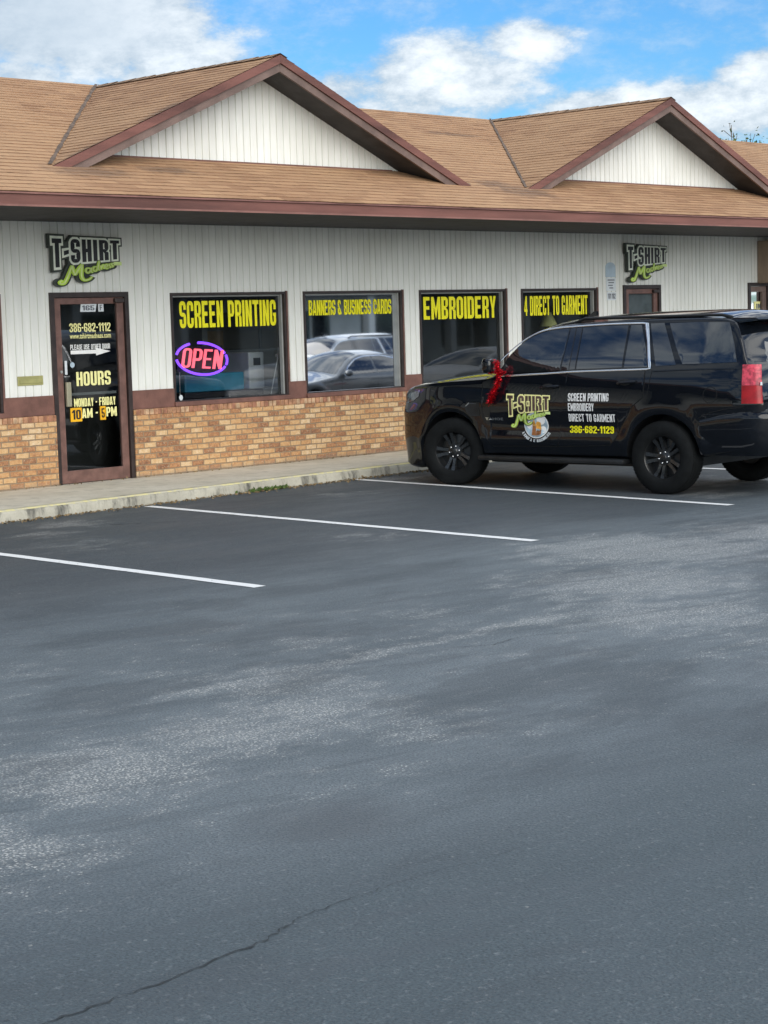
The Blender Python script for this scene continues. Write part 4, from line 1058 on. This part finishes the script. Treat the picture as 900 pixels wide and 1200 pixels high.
def make_suv(label, loc, rz, paint, dark_roof, lettering, group=None, steer=0.):
    P = SUV
    car = thing('suv', label, 'car', loc, rz, group)
    body = car_body(P, paint); link(body, car)
    for sd_ in (-1, 1):
        # doors, each with its glass, handle and seam
        d1p = [(.49, 1.225), (.62, 1.262), (.70, 1.31), (1.0, 1.315), (1.70, 1.335), (1.70, 1.25), (1.675, 1.0), (1.60, .60), (1.56, .50), (.62, .485), (.55, .56), (.505, .75), (.485, 1.0)]
        d2p = [(1.712, 1.335), (2.40, 1.355), (2.735, 1.365), (2.745, 1.20), (2.735, 1.06), (2.60, .965), (2.49, .84), (2.42, .70), (2.36, .60), (2.28, .525), (1.574, .50), (1.613, .60), (1.688, 1.0)]
        doors = []
        for k, poly in enumerate((d1p, d2p)):
            d = obj('door', patch(P, poly, .0045, side=sd_), paint, car, smooth=40); doors.append(d)
            obj('seam', side_line(P, poly+[poly[0]], .016, .0012, sd_), 'seam', d)
        fg = curve2([(.735, 1.375), (.80, 1.50), (.88, 1.59), (.99, 1.685), (1.18, 1.776), (1.40, 1.818), (1.61, 1.832)], 3)+[(1.60, 1.58), (1.575, 1.365), (1.15, 1.342), (.9, 1.335)]
        obj('window', patch(P, fg, .004, side=sd_), 'car_glass', doors[0], smooth=40)
        rg = [(1.80, 1.838), (2.10, 1.850), (2.41, 1.853), (2.425, 1.39), (2.1, 1.38), (1.81, 1.375)]
        obj('window', patch(P, rg, .004, side=sd_), 'car_glass', doors[1], smooth=40)
        vg = [(2.445, 1.853), (2.585, 1.853), (2.70, 1.60), (2.765, 1.39), (2.455, 1.388)]
        obj('vent_window', patch(P, vg, .004, side=sd_), 'car_glass', doors[1], smooth=40)
        for a, q in ((doors[0], [(1.63, 1.832), (1.70, 1.838), (1.705, 1.365), (1.60, 1.362), (1.61, 1.5)]), (doors[1], [(1.712, 1.838), (1.785, 1.840), (1.79, 1.372), (1.715, 1.367)])):
            obj('pillar_cover', patch(P, q, .006, side=sd_), 'plastic_black' if False else 'car_glass_dark', a, smooth=40)
        obj('quarter_window', patch(P, [(2.95, 1.862), (3.3, 1.868), (3.70, 1.858), (3.80, 1.64), (3.87, 1.435), (3.5, 1.425), (3.21, 1.42), (3.09, 1.6)], .005, side=sd_), 'car_glass', car, smooth=40)
        obj('pillar_panel', patch(P, [(2.70, 1.865), (2.88, 1.868), (3.02, 1.61), (3.13, 1.412), (2.87, 1.40), (2.80, 1.62)], .005, side=sd_), 'car_glass', car, smooth=40)
        tr = curve2([(.62, 1.372), (.70, 1.47), (.80, 1.565), (.99, 1.706), (1.18, 1.797), (1.40, 1.838), (1.70, 1.856), (2.18, 1.872), (2.60, 1.874)], 3)
        tr2 = [(2.60, 1.874), (2.67, 1.865), (2.73, 1.66), (2.80, 1.41), (2.80, 1.378), (2.76, 1.368)]; tr3 = [(2.76, 1.368), (2.29, 1.358), (1.76, 1.345), (1.40, 1.326), (.89, 1.305), (.68, 1.30)]
        bm = side_line(P, tr+tr2[1:]+tr3[1:], .017, .007, sd_, 3)
        b2 = side_line(P, [(2.645, 1.87), (2.72, 1.66), (2.79, 1.385)], .034, .0085, sd_, 5)
        me_ = bpy.data.meshes.new('x'); b2.to_mesh(me_); b2.free(); bm.from_mesh(me_)
        obj('window_trim', bm, 'chrome', car, smooth=50)
        for dd, (u0, u1, z0, z1) in zip(doors, ((1.35, 1.60, 1.165, 1.185), (2.40, 2.64, 1.215, 1.235))):
            bm = B(); pts = []
            for k in range(9):
                t_ = k/8; u = u0+(u1-u0)*t_; z = z0+(z1-z0)*t_; pts.append((u, sd_*(sw(P, u, z)+.012+.026*math.sin(math.pi*min(1, max(0, t_*1.0)))**.5), z))
            tube(bm, pts, .016, 8); obj('handle', bm, 'paint_black' if paint == 'paint_black' else paint, dd, smooth=50)
            um = (u0+u1)/2-.03; bm = patch(P, [(um+.09*math.cos(q*.5236), z0+.012+.035*math.sin(q*.5236)) for q in range(12)], .0055, cuts=2, side=sd_, rim=0); obj('handle_recess', bm, 'plastic_black', dd, smooth=60)
        # crease lines and fuel door
        if sd_ < 0:
            obj('fuel_door', side_line(P, [(3.59+.085*math.cos(q*.3142), 1.09+.085*math.sin(q*.3142)) for q in range(21)], .008, .001, sd_, 1), 'seam', car)
        obj('panel_seam', side_line(P, [(2.83, 1.36), (2.80, 1.12), (2.79, 1.02)], .007, .001, sd_), 'seam', car)
        obj('bumper_seam', side_line(P, [(3.45, .845), (3.60, .905), (3.80, .945), (4.0, .965)], .007, .002, sd_), 'seam', car)
        obj('shoulder_crease', side_line(P, [(2.84, 1.350), (3.4, 1.366), (3.94, 1.374)], .022, .004, sd_), paint, car, smooth=60)
        # fender vent
        obj('fender_vent', patch(P, [(.26, .99), (.44, .995), (.45, .83), (.30, .83), (.24, .92)], .004, cuts=3, side=sd_), 'plastic_black', car, smooth=40)
        obj('vent_trim', side_line(P, [(.25, .945), (.30, .985), (.40, .985)], .014, .006, sd_), 'chrome', car)
        # headlamp
        obj('headlight', patch(P, [(-.89, 1.04), (-.78, 1.085), (-.52, 1.135), (-.55, 1.055), (-.66, 1.0), (-.78, .975), (-.89, .96)], .006, cuts=4, side=sd_), 'lens_clear', car, smooth=40)
        # tail lamp block wrapping the corner
        bm = B(); pl = [(3.975, .90), (3.975, .994), (4.05, .988), (4.12, .972), (4.17, .945), (4.185, .910), (4.10, .88)]
        for z0, z1, mi in ((1.0, 1.19, 0), (1.192, 1.41, 1)):
            k = lambda z, y: y-max(0, z-1.12)*.12
            lo = [bm.verts.new((u+(.0 if u < 4.1 else -(z0-1.0)*.08), sd_*k(z0, y), z0)) for u, y in pl]; hi = [bm.verts.new((u-(.0 if u < 4.1 else (z1-1.0)*.08), sd_*k(z1, y), z1)) for u, y in pl]
            for i in range(len(pl)): bm.faces.new((lo[i], lo[(i+1) % len(pl)], hi[(i+1) % len(pl)], hi[i])).material_index = mi
            bm.faces.new(lo).material_index = mi; bm.faces.new(hi).material_index = mi
        tl = obj('tail_light', bm, ['lens_red', 'lens_pink'], car, smooth=40)
        bm = B(); box(bm, 4.168, 4.182, min(sd_*.912, sd_*.94), max(sd_*.912, sd_*.94), 1.19, 1.225, bev=.004); obj('reversing_lens', bm, 'paper_white', tl)
        # running board
        bm = B(); box(bm, .44, 2.50, min(sd_*.86, sd_*1.05), max(sd_*.86, sd_*1.05), .315, .372, bev=.016); obj('running_board', bm, 'plastic_black', car, smooth=40)
        # roof rail
        bm = B(); pts = [(1.62, sd_*.66, 1.895)]+[(1.75+k*.18, sd_*.665, 1.938) for k in range(11)]+[(3.68, sd_*.655, 1.91)]; tube(bm, pts, .017, 8); obj('roof_rail', bm, 'plastic_black', car, smooth=50)
        # mirror
        bm = B(); bmesh.ops.create_cube(bm, size=1); bmesh.ops.bevel(bm, geom=bm.edges[:], offset=.28, segments=4, affect='EDGES', profile=.5)
        for v in bm.verts: v.co = Vector((.645+v.co.x*.13+(.02 if abs(v.co.y) > .3 else 0), sd_*(1.06+v.co.y*.19), 1.425+v.co.z*.17))
        mr = obj('mirror', bm, paint if paint != 'paint_black' else 'paint_black', car, smooth=60)
        bm = B(); box(bm, .712, .717, min(sd_*.99, sd_*1.13), max(sd_*.99, sd_*1.13), 1.36, 1.49); obj('mirror_glass', bm, 'car_glass', mr)
        bm = B(); tube(bm, [(.66, sd_*.93, 1.36), (.64, sd_*1.05, 1.36)], .03, 8); obj('mirror_arm', bm, 'plastic_black', mr, smooth=50)
        for u in (0, P['wb']): wheel(car, u, sd_, P['r'], P, steer if u == 0 else 0.)
    # rear: bumper, glass, spoiler, hatch details
    bm = B()
    path = [(3.46, .985), (3.7, .985), (3.95, .982), (4.08, .965), (4.19, .91), (4.25, .80), (4.285, .55), (4.295, .25), (4.295, 0)]
    path = path+[(u, -y) for u, y in path[-2::-1]]
    lv = [(.44, -.06), (.52, -.015), (.62, .008), (.72, .018), (.84, .022), (.872, .020), (.955, -.05), (.958, -.16)]
    R_ = []
    for z, o_ in lv:
        row = []
        for u, y in path:
            k = max(0, 1-abs(u-3.46)/.35); zz = z-.085*k*max(0, (z-.6)/.35)
            lim = max(abs(y)+o_, 0); row.append(bm.verts.new((u+(o_ if u > 4.0 else 0)*(1 if u > 4.1 else .6), math.copysign(lim, y) if y else 0, zz+(.0 if u < 4.1 else .0))))
        R_.append(row)
    for a, c in zip(R_[:-1], R_[1:]):
        for i in range(len(path)-1): bm.faces.new((a[i], a[i+1], c[i+1], c[i]))
    rb = obj('rear_bumper', bm, paint, car, smooth=45)
    bm = B(); box(bm, 4.27, 4.30, -.30, .30, .58, .72, bev=.01); obj('licence_recess', bm, 'plastic_black', rb)
    def back_u(z): # rear surface from the roof profile
        lo, hi = 3.7, P['u1']
        for _ in range(40):
            mid_ = (lo+hi)/2
            if herm(P['zt'], mid_)+.02 > z: lo = mid_
            else: hi = mid_
        return lo
    bm = B(); rows = []
    for k in range(7):
        z = 1.40+.43*k/6; yw = .86-.13*k/6; u = back_u(z)+.012
        rows.append([bm.verts.new((u-.05*abs(q)**3, yw*q, z)) for q in (-1, -.85, -.5, 0, .5, .85, 1)])
    for a, c in zip(rows[:-1], rows[1:]):
        for i in range(6): bm.faces.new((a[i], a[i+1], c[i+1], c[i]))
    obj('rear_window', bm, 'car_glass', car, smooth=60)
    bm = B(); prism(bm, [(3.60, -.70, 1.905), (3.98, -.68, 1.90), (4.0, -.68, 1.87), (3.74, -.70, 1.845)], (0, 1.38, 0)); bmesh.ops.bevel(bm, geom=bm.edges[:], offset=.012, segments=2, affect='EDGES')
    obj('spoiler', bm, paint, car, smooth=40)
    bm = B(); box(bm, 4.165, 4.20, -.66, .66, 1.02, 1.10, bev=.012); obj('hatch_trim', bm, 'paint_black' if paint == 'paint_black' else paint, car)
    bm = B(); prism(bm, [(1.30, -.02, 1.935), (1.46, -.02, 1.965), (1.46, -.02, 2.02), (1.42, -.02, 2.02)], (0, .04, 0)); obj('antenna', bm, 'paint_black', car)
    bm = B(); box(bm, -.99, -.94, -.60, .60, .68, .93, bev=.02)
    gr = obj('grille', bm, 'plastic_black', car)
    bm = B(); box(bm, -1.003, -.991, -.58, .58, .80, .84, bev=.005); obj('grille_bar', bm, 'chrome', gr)
    bm = B(); rows = []       # windscreen lying on the slope between bonnet and roof
    for k in range(8):
        u = .70+.50*k/7; zt, cr = herm(P['zt'], u), herm(P['crown'], u); yy = sw(P, u, zt)-.075
        rows.append([bm.verts.new((u-.006, yy*q, zt+cr*(1-q*q)+.008)) for q in (-.96, -.7, -.35, 0, .35, .7, .96)])
    for a, c in zip(rows[:-1], rows[1:]):
        for i in range(6): bm.faces.new((a[i], a[i+1], c[i+1], c[i]))
    obj('windscreen', bm, 'car_glass', car, smooth=60)
    bm = B(); box(bm, .3, 2.6, -.6, .6, .26, .40); box(bm, 2.7, 3.3, -.75, .75, .30, .46); obj('underbody', bm, 'plastic_black', car)
    if lettering:
        fs = lambda x, z, l: (x, -(sw(P, x, z)+.0062+l), z)
        dls = [o for o in car.children if o.name.startswith('door')]
        for s, x1, z0, z1 in (('SCREEN PRINTING', 2.29, 1.015, 1.105), ('EMBROIDERY', 2.09, .905, .992), ('DIRECT TO GARMENT', 2.37, .785, .872)):
            bm = B(); flat_text(bm, text_polys(s, 1.735, x1, z0, z1, t=.175), fs); obj('lettering', bm, 'vinyl_white', dls[1], smooth='keep')
        bm = B(); flat_text(bm, text_polys('386-682-1129', 1.74, 2.34, .655, .735, t=.19), fs); obj('phone_lettering', bm, 'vinyl_yellow', dls[1], smooth='keep')
        # shield badge under the logo
        cx, cz, rx, rz_ = 1.265, .735, .175, .150
        disc = lambda f, n=28: [(cx+rx*f*math.cos(2*math.pi*k/n), cz+rz_*f*math.sin(2*math.pi*k/n)) for k in range(n)]
        bm = patch(P, disc(1.0), .006, cuts=2, rim=0); bd = obj('badge', bm, 'vinyl_white', dls[0], smooth=60)
        obj('badge_disc', patch(P, disc(.93), .008, cuts=2, rim=0), 'badge_sky', bd, smooth=60) if False else None
        ring = bm = B()
        def flat(polys, lift, mi):
            flat_text(bm, polys, lambda x, z, l: (x, -(sw(P, x, z)+lift+l), z), mi)
        seg = disc(.93)
        flat([[(cx, cz), seg[k], seg[(k+1) % 28]] for k in range(28)], .0085, 0)
        cl = lambda x, z, r: [(x+r*math.cos(q*.5236), z+r*.9*math.sin(q*.5236)) for q in range(12)]
        flat([cl(cx-.085, cz-.0, .052), cl(cx+.075, cz+.06, .062), cl(cx+.10, cz-.05, .045)], .0105, 1)
        flat([[(cx-.055, cz-.005), (cx+.0, cz-.01), (cx-.022, cz+.075)], [(cx+.0, cz-.045), (cx+.075, cz-.05), (cx+.07, cz+.03), (cx+.03, cz+.045), (cx+.005, cz+.03)]], .0125, 2)
        flat([[(cx-.06, cz-.115), (cx+.0, cz-.12), (cx-.002, cz-.012), (cx-.05, cz-.008)], [(cx+.002, cz-.12), (cx+.07, cz-.105), (cx+.075, cz-.052), (cx+.002, cz-.048)]], .0125, 3)
        obj('badge_picture', bm, ['badge_sky', 'vinyl_white', 'badge_orange', 'badge_brown'], dls[0], smooth='keep')
        bm = B(); polys = text_polys('FAMILY & BUSINESS', 0, 1, 0, 1)
        def bend(x, z):
            a = rad(205+130*x); r = 1.12+.22*(z-.5); return (cx+rx*r*math.cos(a)*1.05, cz+rz_*r*math.sin(a)*1.0-.012)
        flat([[bend(x, z) for x, z in p] for p in polys], .0062, 0); obj('badge_lettering', bm, 'paper_white', dls[0], smooth='keep')
        bm = B(); logo(bm, lambda x, z, l: (x, -(sw(P, x, z)+.016+l*.6), z), .875, 1.475, .715, 1.085, (0, 1, 2, 3)); obj('logo', bm, ['vinyl_cream', 'logo_brown', 'sign_green', 'sign_pale_green'], dls[0], smooth='keep')
        bm = B(); bfont(bm, 'TAHOE', .53, .79, .785, .815, fs, .02); obj('name_badge', bm, 'chrome', dls[0], smooth='keep')
        bm = B()
        flat_text(bm, text_polys('386-682-1129', 0, 1.2, 0, .075), lambda x, z, l: (4.215+l, -.80+x, .965+z*1.0) if False else (4.202+l, -.80+x, 1.02+z)); obj('hatch_lettering', bm, 'vinyl_white', car, smooth='keep')
    return car
SA = rad(92.4)
suv_loc = (17.78, -3.37, 0)
suv = make_suv('glossy black parked SUV with white and yellow lettering on its doors', suv_loc, SA+math.pi, 'paint_black', True, True, steer=rad(14))

# tinsel hung on the mirror
t = thing('tinsel_garland', 'shiny red tinsel garland tied to the black side mirror', 'garland', suv_loc, SA+math.pi)
bm = B()
def strand(pts, n, r, l):
    S = curve2(pts, 10) if len(pts[0]) == 2 else None
    V = [Vector(p) for p in pts]
    for _ in range(n):
        k = random.random()*(len(V)-1); i = min(int(k), len(V)-2); p = V[i].lerp(V[i+1], k-i)
        d = Vector((random.gauss(0, 1), random.gauss(0, 1), random.gauss(0, 1))).normalized(); s = d.cross(Vector((random.random(), random.random(), random.random()))).normalized()*.0035
        q = p+Vector((random.gauss(0, r), random.gauss(0, r), random.gauss(0, r))); e = q+d*l*random.uniform(.5, 1.3)
        quad(bm, q-s, q+s, e+s*.6, e-s*.6)
strand([(.76, -1.06, 1.47), (.77, -1.05, 1.38), (.78, -1.04, 1.28), (.75, -1.05, 1.18), (.68, -1.05, 1.08), (.63, -1.05, .99)], 1300, .012, .034)
strand([(.63, -1.06, 1.345), (.70, -1.06, 1.35), (.80, -1.03, 1.345), (.86, -1.0, 1.34)], 200, .008, .024)
strand([(.72, -1.06, 1.14), (.68, -1.06, 1.07)], 180, .018, .034)
obj('tinsel', bm, 'tinsel_red', t, smooth='keep')
bm = B(); tube(bm, [(.76, -1.06, 1.47), (.77, -1.05, 1.38), (.78, -1.04, 1.28), (.75, -1.05, 1.18), (.68, -1.05, 1.08), (.63, -1.05, .99)], .006, 6); obj('cord', bm, 'tinsel_red', t)

# two cars standing to the right, seen mirrored in the shop windows
make_suv('silver SUV crosswise in the lot, seen only mirrored in the banner window', (29.7, -13, 0), rad(180)+math.pi, 'paint_silver', False, False).scale = (.86, .86, .86)
SED = dict(wb=2.75, r=.33, wcz=.33, arch=.375, u0=-.92, u1=3.85, width=.90,
    wz=[(.15, .84), (.4, .88), (.6, .91), (.75, .915), (.88, .90), (.95, .87), (1.1, .78), (1.3, .66), (1.45, .58)],
    pl=[(-.92, .68), (-.85, .78), (-.7, .90), (-.4, .97), (0, 1), (2.9, 1), (3.4, .97), (3.7, .90), (3.85, .80)],
    zt=[(-.92, .60), (-.8, .70), (-.4, .79), (.3, .88), (.62, .93), (.9, 1.08), (1.25, 1.26), (1.6, 1.335), (2.1, 1.34), (2.5, 1.28), (2.9, 1.13), (3.2, 1.0), (3.6, .97), (3.8, .92), (3.85, .80)],
    crown=[(-.92, .02), (-.4, .06), (.6, .08), (1.2, .08), (2.4, .07), (3.2, .06), (3.85, .02)],
    zb=[(-.92, .28), (-.5, .2), (0, .22), (2.75, .22), (3.85, .34)], rr=[(-.92, .03), (0, .05), (3.85, .04)])
def make_sedan(label, loc, rz, paint):
    P = SED; car = thing('sedan', label, 'car', loc, rz); body = car_body(P, paint); link(body, car)
    for sd_ in (-1, 1):
        obj('window', patch(P, [(.92, .945), (1.05, 1.08), (1.32, 1.22), (1.55, 1.275), (1.78, 1.285), (1.76, .96)], .004, side=sd_), 'car_glass', car, smooth=40)
        obj('window', patch(P, [(1.82, .96), (1.84, 1.285), (2.15, 1.28), (2.45, 1.21), (2.72, 1.09), (2.78, .99)], .004, side=sd_), 'car_glass', car, smooth=40)
        obj('door_seam', side_line(P, [(.75, .9), (.72, .4), (1.72, .35), (1.80, .95)], .008, .001, sd_), 'seam', car)
        obj('door_seam', side_line(P, [(1.80, .95), (1.72, .35), (2.4, .35), (2.62, .9)], .008, .001, sd_), 'seam', car)
        obj('window_trim', side_line(P, [(.85, .93), (1.05, 1.11), (1.32, 1.245), (1.6, 1.30), (2.1, 1.305), (2.5, 1.23), (2.85, 1.06)], .02, .006, sd_), 'chrome', car)
        obj('headlight', patch(P, [(-.80, .66), (-.5, .74), (-.52, .66), (-.78, .57)], .006, cuts=3, side=sd_), 'lens_clear', car, smooth=40)
        obj('tail_light', patch(P, [(3.5, .9), (3.8, .88), (3.8, .74), (3.55, .74)], .006, cuts=3, side=sd_), 'lens_red', car, smooth=40)
        bm = B(); bmesh.ops.create_icosphere(bm, subdivisions=2, radius=1)
        for v in bm.verts: v.co = Vector((.88+v.co.x*.07, sd_*(.98+v.co.y*.10), .98+v.co.z*.07))
        obj('mirror', bm, paint, car, smooth=60)
        for u in (0, P['wb']): wheel(car, u, sd_, P['r'], P, off=.02)
    for nm, ua, ub in (('windscreen', .68, 1.5), ('rear_window', 2.35, 3.08)):
        bm = B(); rows = []
        for k in range(8):
            u = ua+(ub-ua)*k/7; zt, cr = herm(P['zt'], u), herm(P['crown'], u); yy = sw(P, u, zt)-.06
            rows.append([bm.verts.new((u, yy*q, zt+cr*(1-q*q)+.008)) for q in (-.95, -.7, -.35, 0, .35, .7, .95)])
        for a, c in zip(rows[:-1], rows[1:]):
            for i in range(6): bm.faces.new((a[i], a[i+1], c[i+1], c[i]))
        obj(nm, bm, 'car_glass', car, smooth=60)
    return car
make_sedan('dark grey sedan standing crosswise nearer the shops, seen only mirrored', (25.8, -9, 0), rad(180)+math.pi, 'paint_pearl')
make_sedan('pale silver sedan standing crosswise beyond the dark grey one, seen only mirrored', (31.0, -6.4, 0), math.pi, 'paint_white')

# ------------------------------------------------------------------ plants, debris, far surroundings
def leaf(bm, p, s, d=None):
    d = d or Vector((random.gauss(0, 1), random.gauss(0, 1), random.gauss(0, .8))).normalized()
    a = d.cross(Vector((random.random()-.5, random.random()-.5, random.random()-.5))).normalized()*s*.32
    p = Vector(p); quad(bm, p, p+d*s*.5+a, p+d*s, p+d*s*.5-a)
def tree(name, label, x, y, h, spread, seed, mleaf='leaf_dark', n=2600, ls=.28, crown=.45):
    random.seed(seed); t = thing(name, label, 'tree', (x, y, 0), 0, 'trees around the lot')
    tr, cr = B(), B()
    tube(tr, [(0, 0, -.05), (.05, .02, h*.25), (-.05, .05, h*.5)], .05+h*.022, 10, r1=h*.016)
    cl = []
    for k in range(11):
        a = k*2.4+random.random(); z0 = h*random.uniform(.28, .5); e = Vector((math.cos(a)*spread*random.uniform(.35, .85), math.sin(a)*spread*random.uniform(.35, .85), h*random.uniform(crown, .92)))
        s = Vector((-.02, .03, z0)); m_ = s.lerp(e, .5)+Vector((0, 0, h*.05)); tube(tr, [s, m_, e], h*.010, 6, r1=h*.003); cl += [(e, spread*random.uniform(.28, .46)), (m_, spread*.25)]
    cl.append((Vector((0, 0, h*.9)), spread*.35))
    for _ in range(n):
        c, r = random.choice(cl); v = Vector((random.gauss(0, 1), random.gauss(0, 1), random.gauss(0, .75)))
        v = v.normalized()*r*random.random()**.45; leaf(cr, c+v, ls*random.uniform(.6, 1.3))
    obj('trunk', tr, 'bark', t, smooth=60); obj('crown', cr, mleaf, t, smooth='keep')
    return t
# young tree behind the roof: bare twigs with a few leaves just clear the ridge
random.seed(5)
t = thing('young_tree', 'spindly young tree whose twigs show above the roof ridge', 'tree', (42.9, 9.6, 0)); tr, cr = B(), B()
tube(tr, [(0, 0, -.05), (.1, 0, 2.5), (0, .05, 4.6)], .10, 8, r1=.05)
for dx, dy, zt in ((-1.35, -.6, 6.78), (-.55, -.2, 6.62), (-.95, -.3, 6.45), (.1, -.3, 6.62), (.5, .1, 6.58), (.9, -.1, 6.5), (.3, .4, 6.3), (1.3, .2, 6.45), (-1.6, .1, 6.3)):
    pts = [(0, .05, 4.2+random.random()*.4), (dx*.5, dy*.5, 5.4), (dx*.92, dy, zt-.35), (dx, dy, zt)]
    tube(tr, pts, .022, 5, r1=.005)
    for q in (-1, 1):
        e = Vector((dx+q*random.uniform(.08, .2), dy+random.uniform(-.1, .1), zt-random.uniform(.0, .2))); tube(tr, [pts[2], e], .009, 4)
        for _ in range(3 if dx < -.3 else 6): leaf(cr, e+Vector((random.gauss(0, .05 if dx < -.3 else .14), random.gauss(0, .08), random.gauss(-.05, .06 if dx < -.3 else .12))), random.uniform(.05, .12))
    for _ in range(14): leaf(cr, Vector((dx, dy, zt-.75))+Vector((random.gauss(0, .25), random.gauss(0, .25), random.gauss(-.3, .22))), random.uniform(.08, .16))
obj('trunk', tr, 'bark', t, smooth=60); obj('crown', cr, 'leaf', t, smooth='keep')
random.seed(21)
t = thing('weed_tuft', 'small green weed tuft growing at the kerb below the first lettered window', 'weed', (15.2, KY(15.2)-.03, 0)); bm = B()
for _ in range(110):
    x = random.gauss(0, .20); p = Vector((x, random.uniform(-.07, .01), .0)); d = Vector((random.gauss(0, .5), random.gauss(-.3, .4), 1)).normalized(); leaf(bm, p, random.uniform(.025, .07), d)
obj('blades', bm, 'leaf', t, smooth='keep')
bm = B()
for _ in range(1500):
    x = random.uniform(8., 18.5); y = KY(x)-.02-abs(random.gauss(0, .09)); leaf(bm, (x, y, .006+random.random()*.006), random.uniform(.012, .045), Vector((random.gauss(0, 1), random.gauss(0, 1), random.uniform(0, .25))).normalized())
for _ in range(260):
    x = random.uniform(9., 19.); y = random.uniform(-.12, -.05); leaf(bm, (x, y, .138), random.uniform(.012, .04), Vector((random.gauss(0, 1), random.gauss(0, 1), random.uniform(0, .3))).normalized())
stuff('leaf_litter', bm, 'leaf_dry', 'dry leaf litter strewn along the kerb and the foot of the wall', 'litter', smooth='keep')
# the other side of the lot, which the shop windows mirror
f = thing('far_shops', 'low beige shop row across the lot, seen only mirrored in the windows', 'building', (56, -44, 0))
bm = B(); box(bm, -34, 34, -9, 0, 0, 3.6); obj('wall', bm, 'far_wall', f)
bm = B(); prism(bm, [(-35, 2.2, 3.2), (-35, 2.2, 3.6), (-35, -4.5, 6.2), (-35, -10, 3.6), (-35, -10, 3.2)], (70, 0, 0)); obj('roof', bm, 'far_trim', f)
for k in range(12):
    bm = B(); box(bm, -33+k*5.6, -32.6+k*5.6, 1.5, 1.9, 0, 3.19); obj('column', bm, 'far_wall', f)
    bm = B(); box(bm, -31.6+k*5.6, -29.4+k*5.6, .002, .05, .7, 2.6); box(bm, -29.2+k*5.6, -28.1+k*5.6, .002, .05, .1, 2.6); obj('window', bm, 'far_glass', f)
tree('shade_tree', 'broad shade tree behind the far shop row', 66, -60, 11, 5.0, 3)
tree('shade_tree', 'tall shade tree at the far end of the lot, past the wing of shops', 90, -34, 12, 5.5, 4)
tree('shade_tree', 'round shade tree at the left end of the shop row', -22, 6, 8, 4.5, 8)
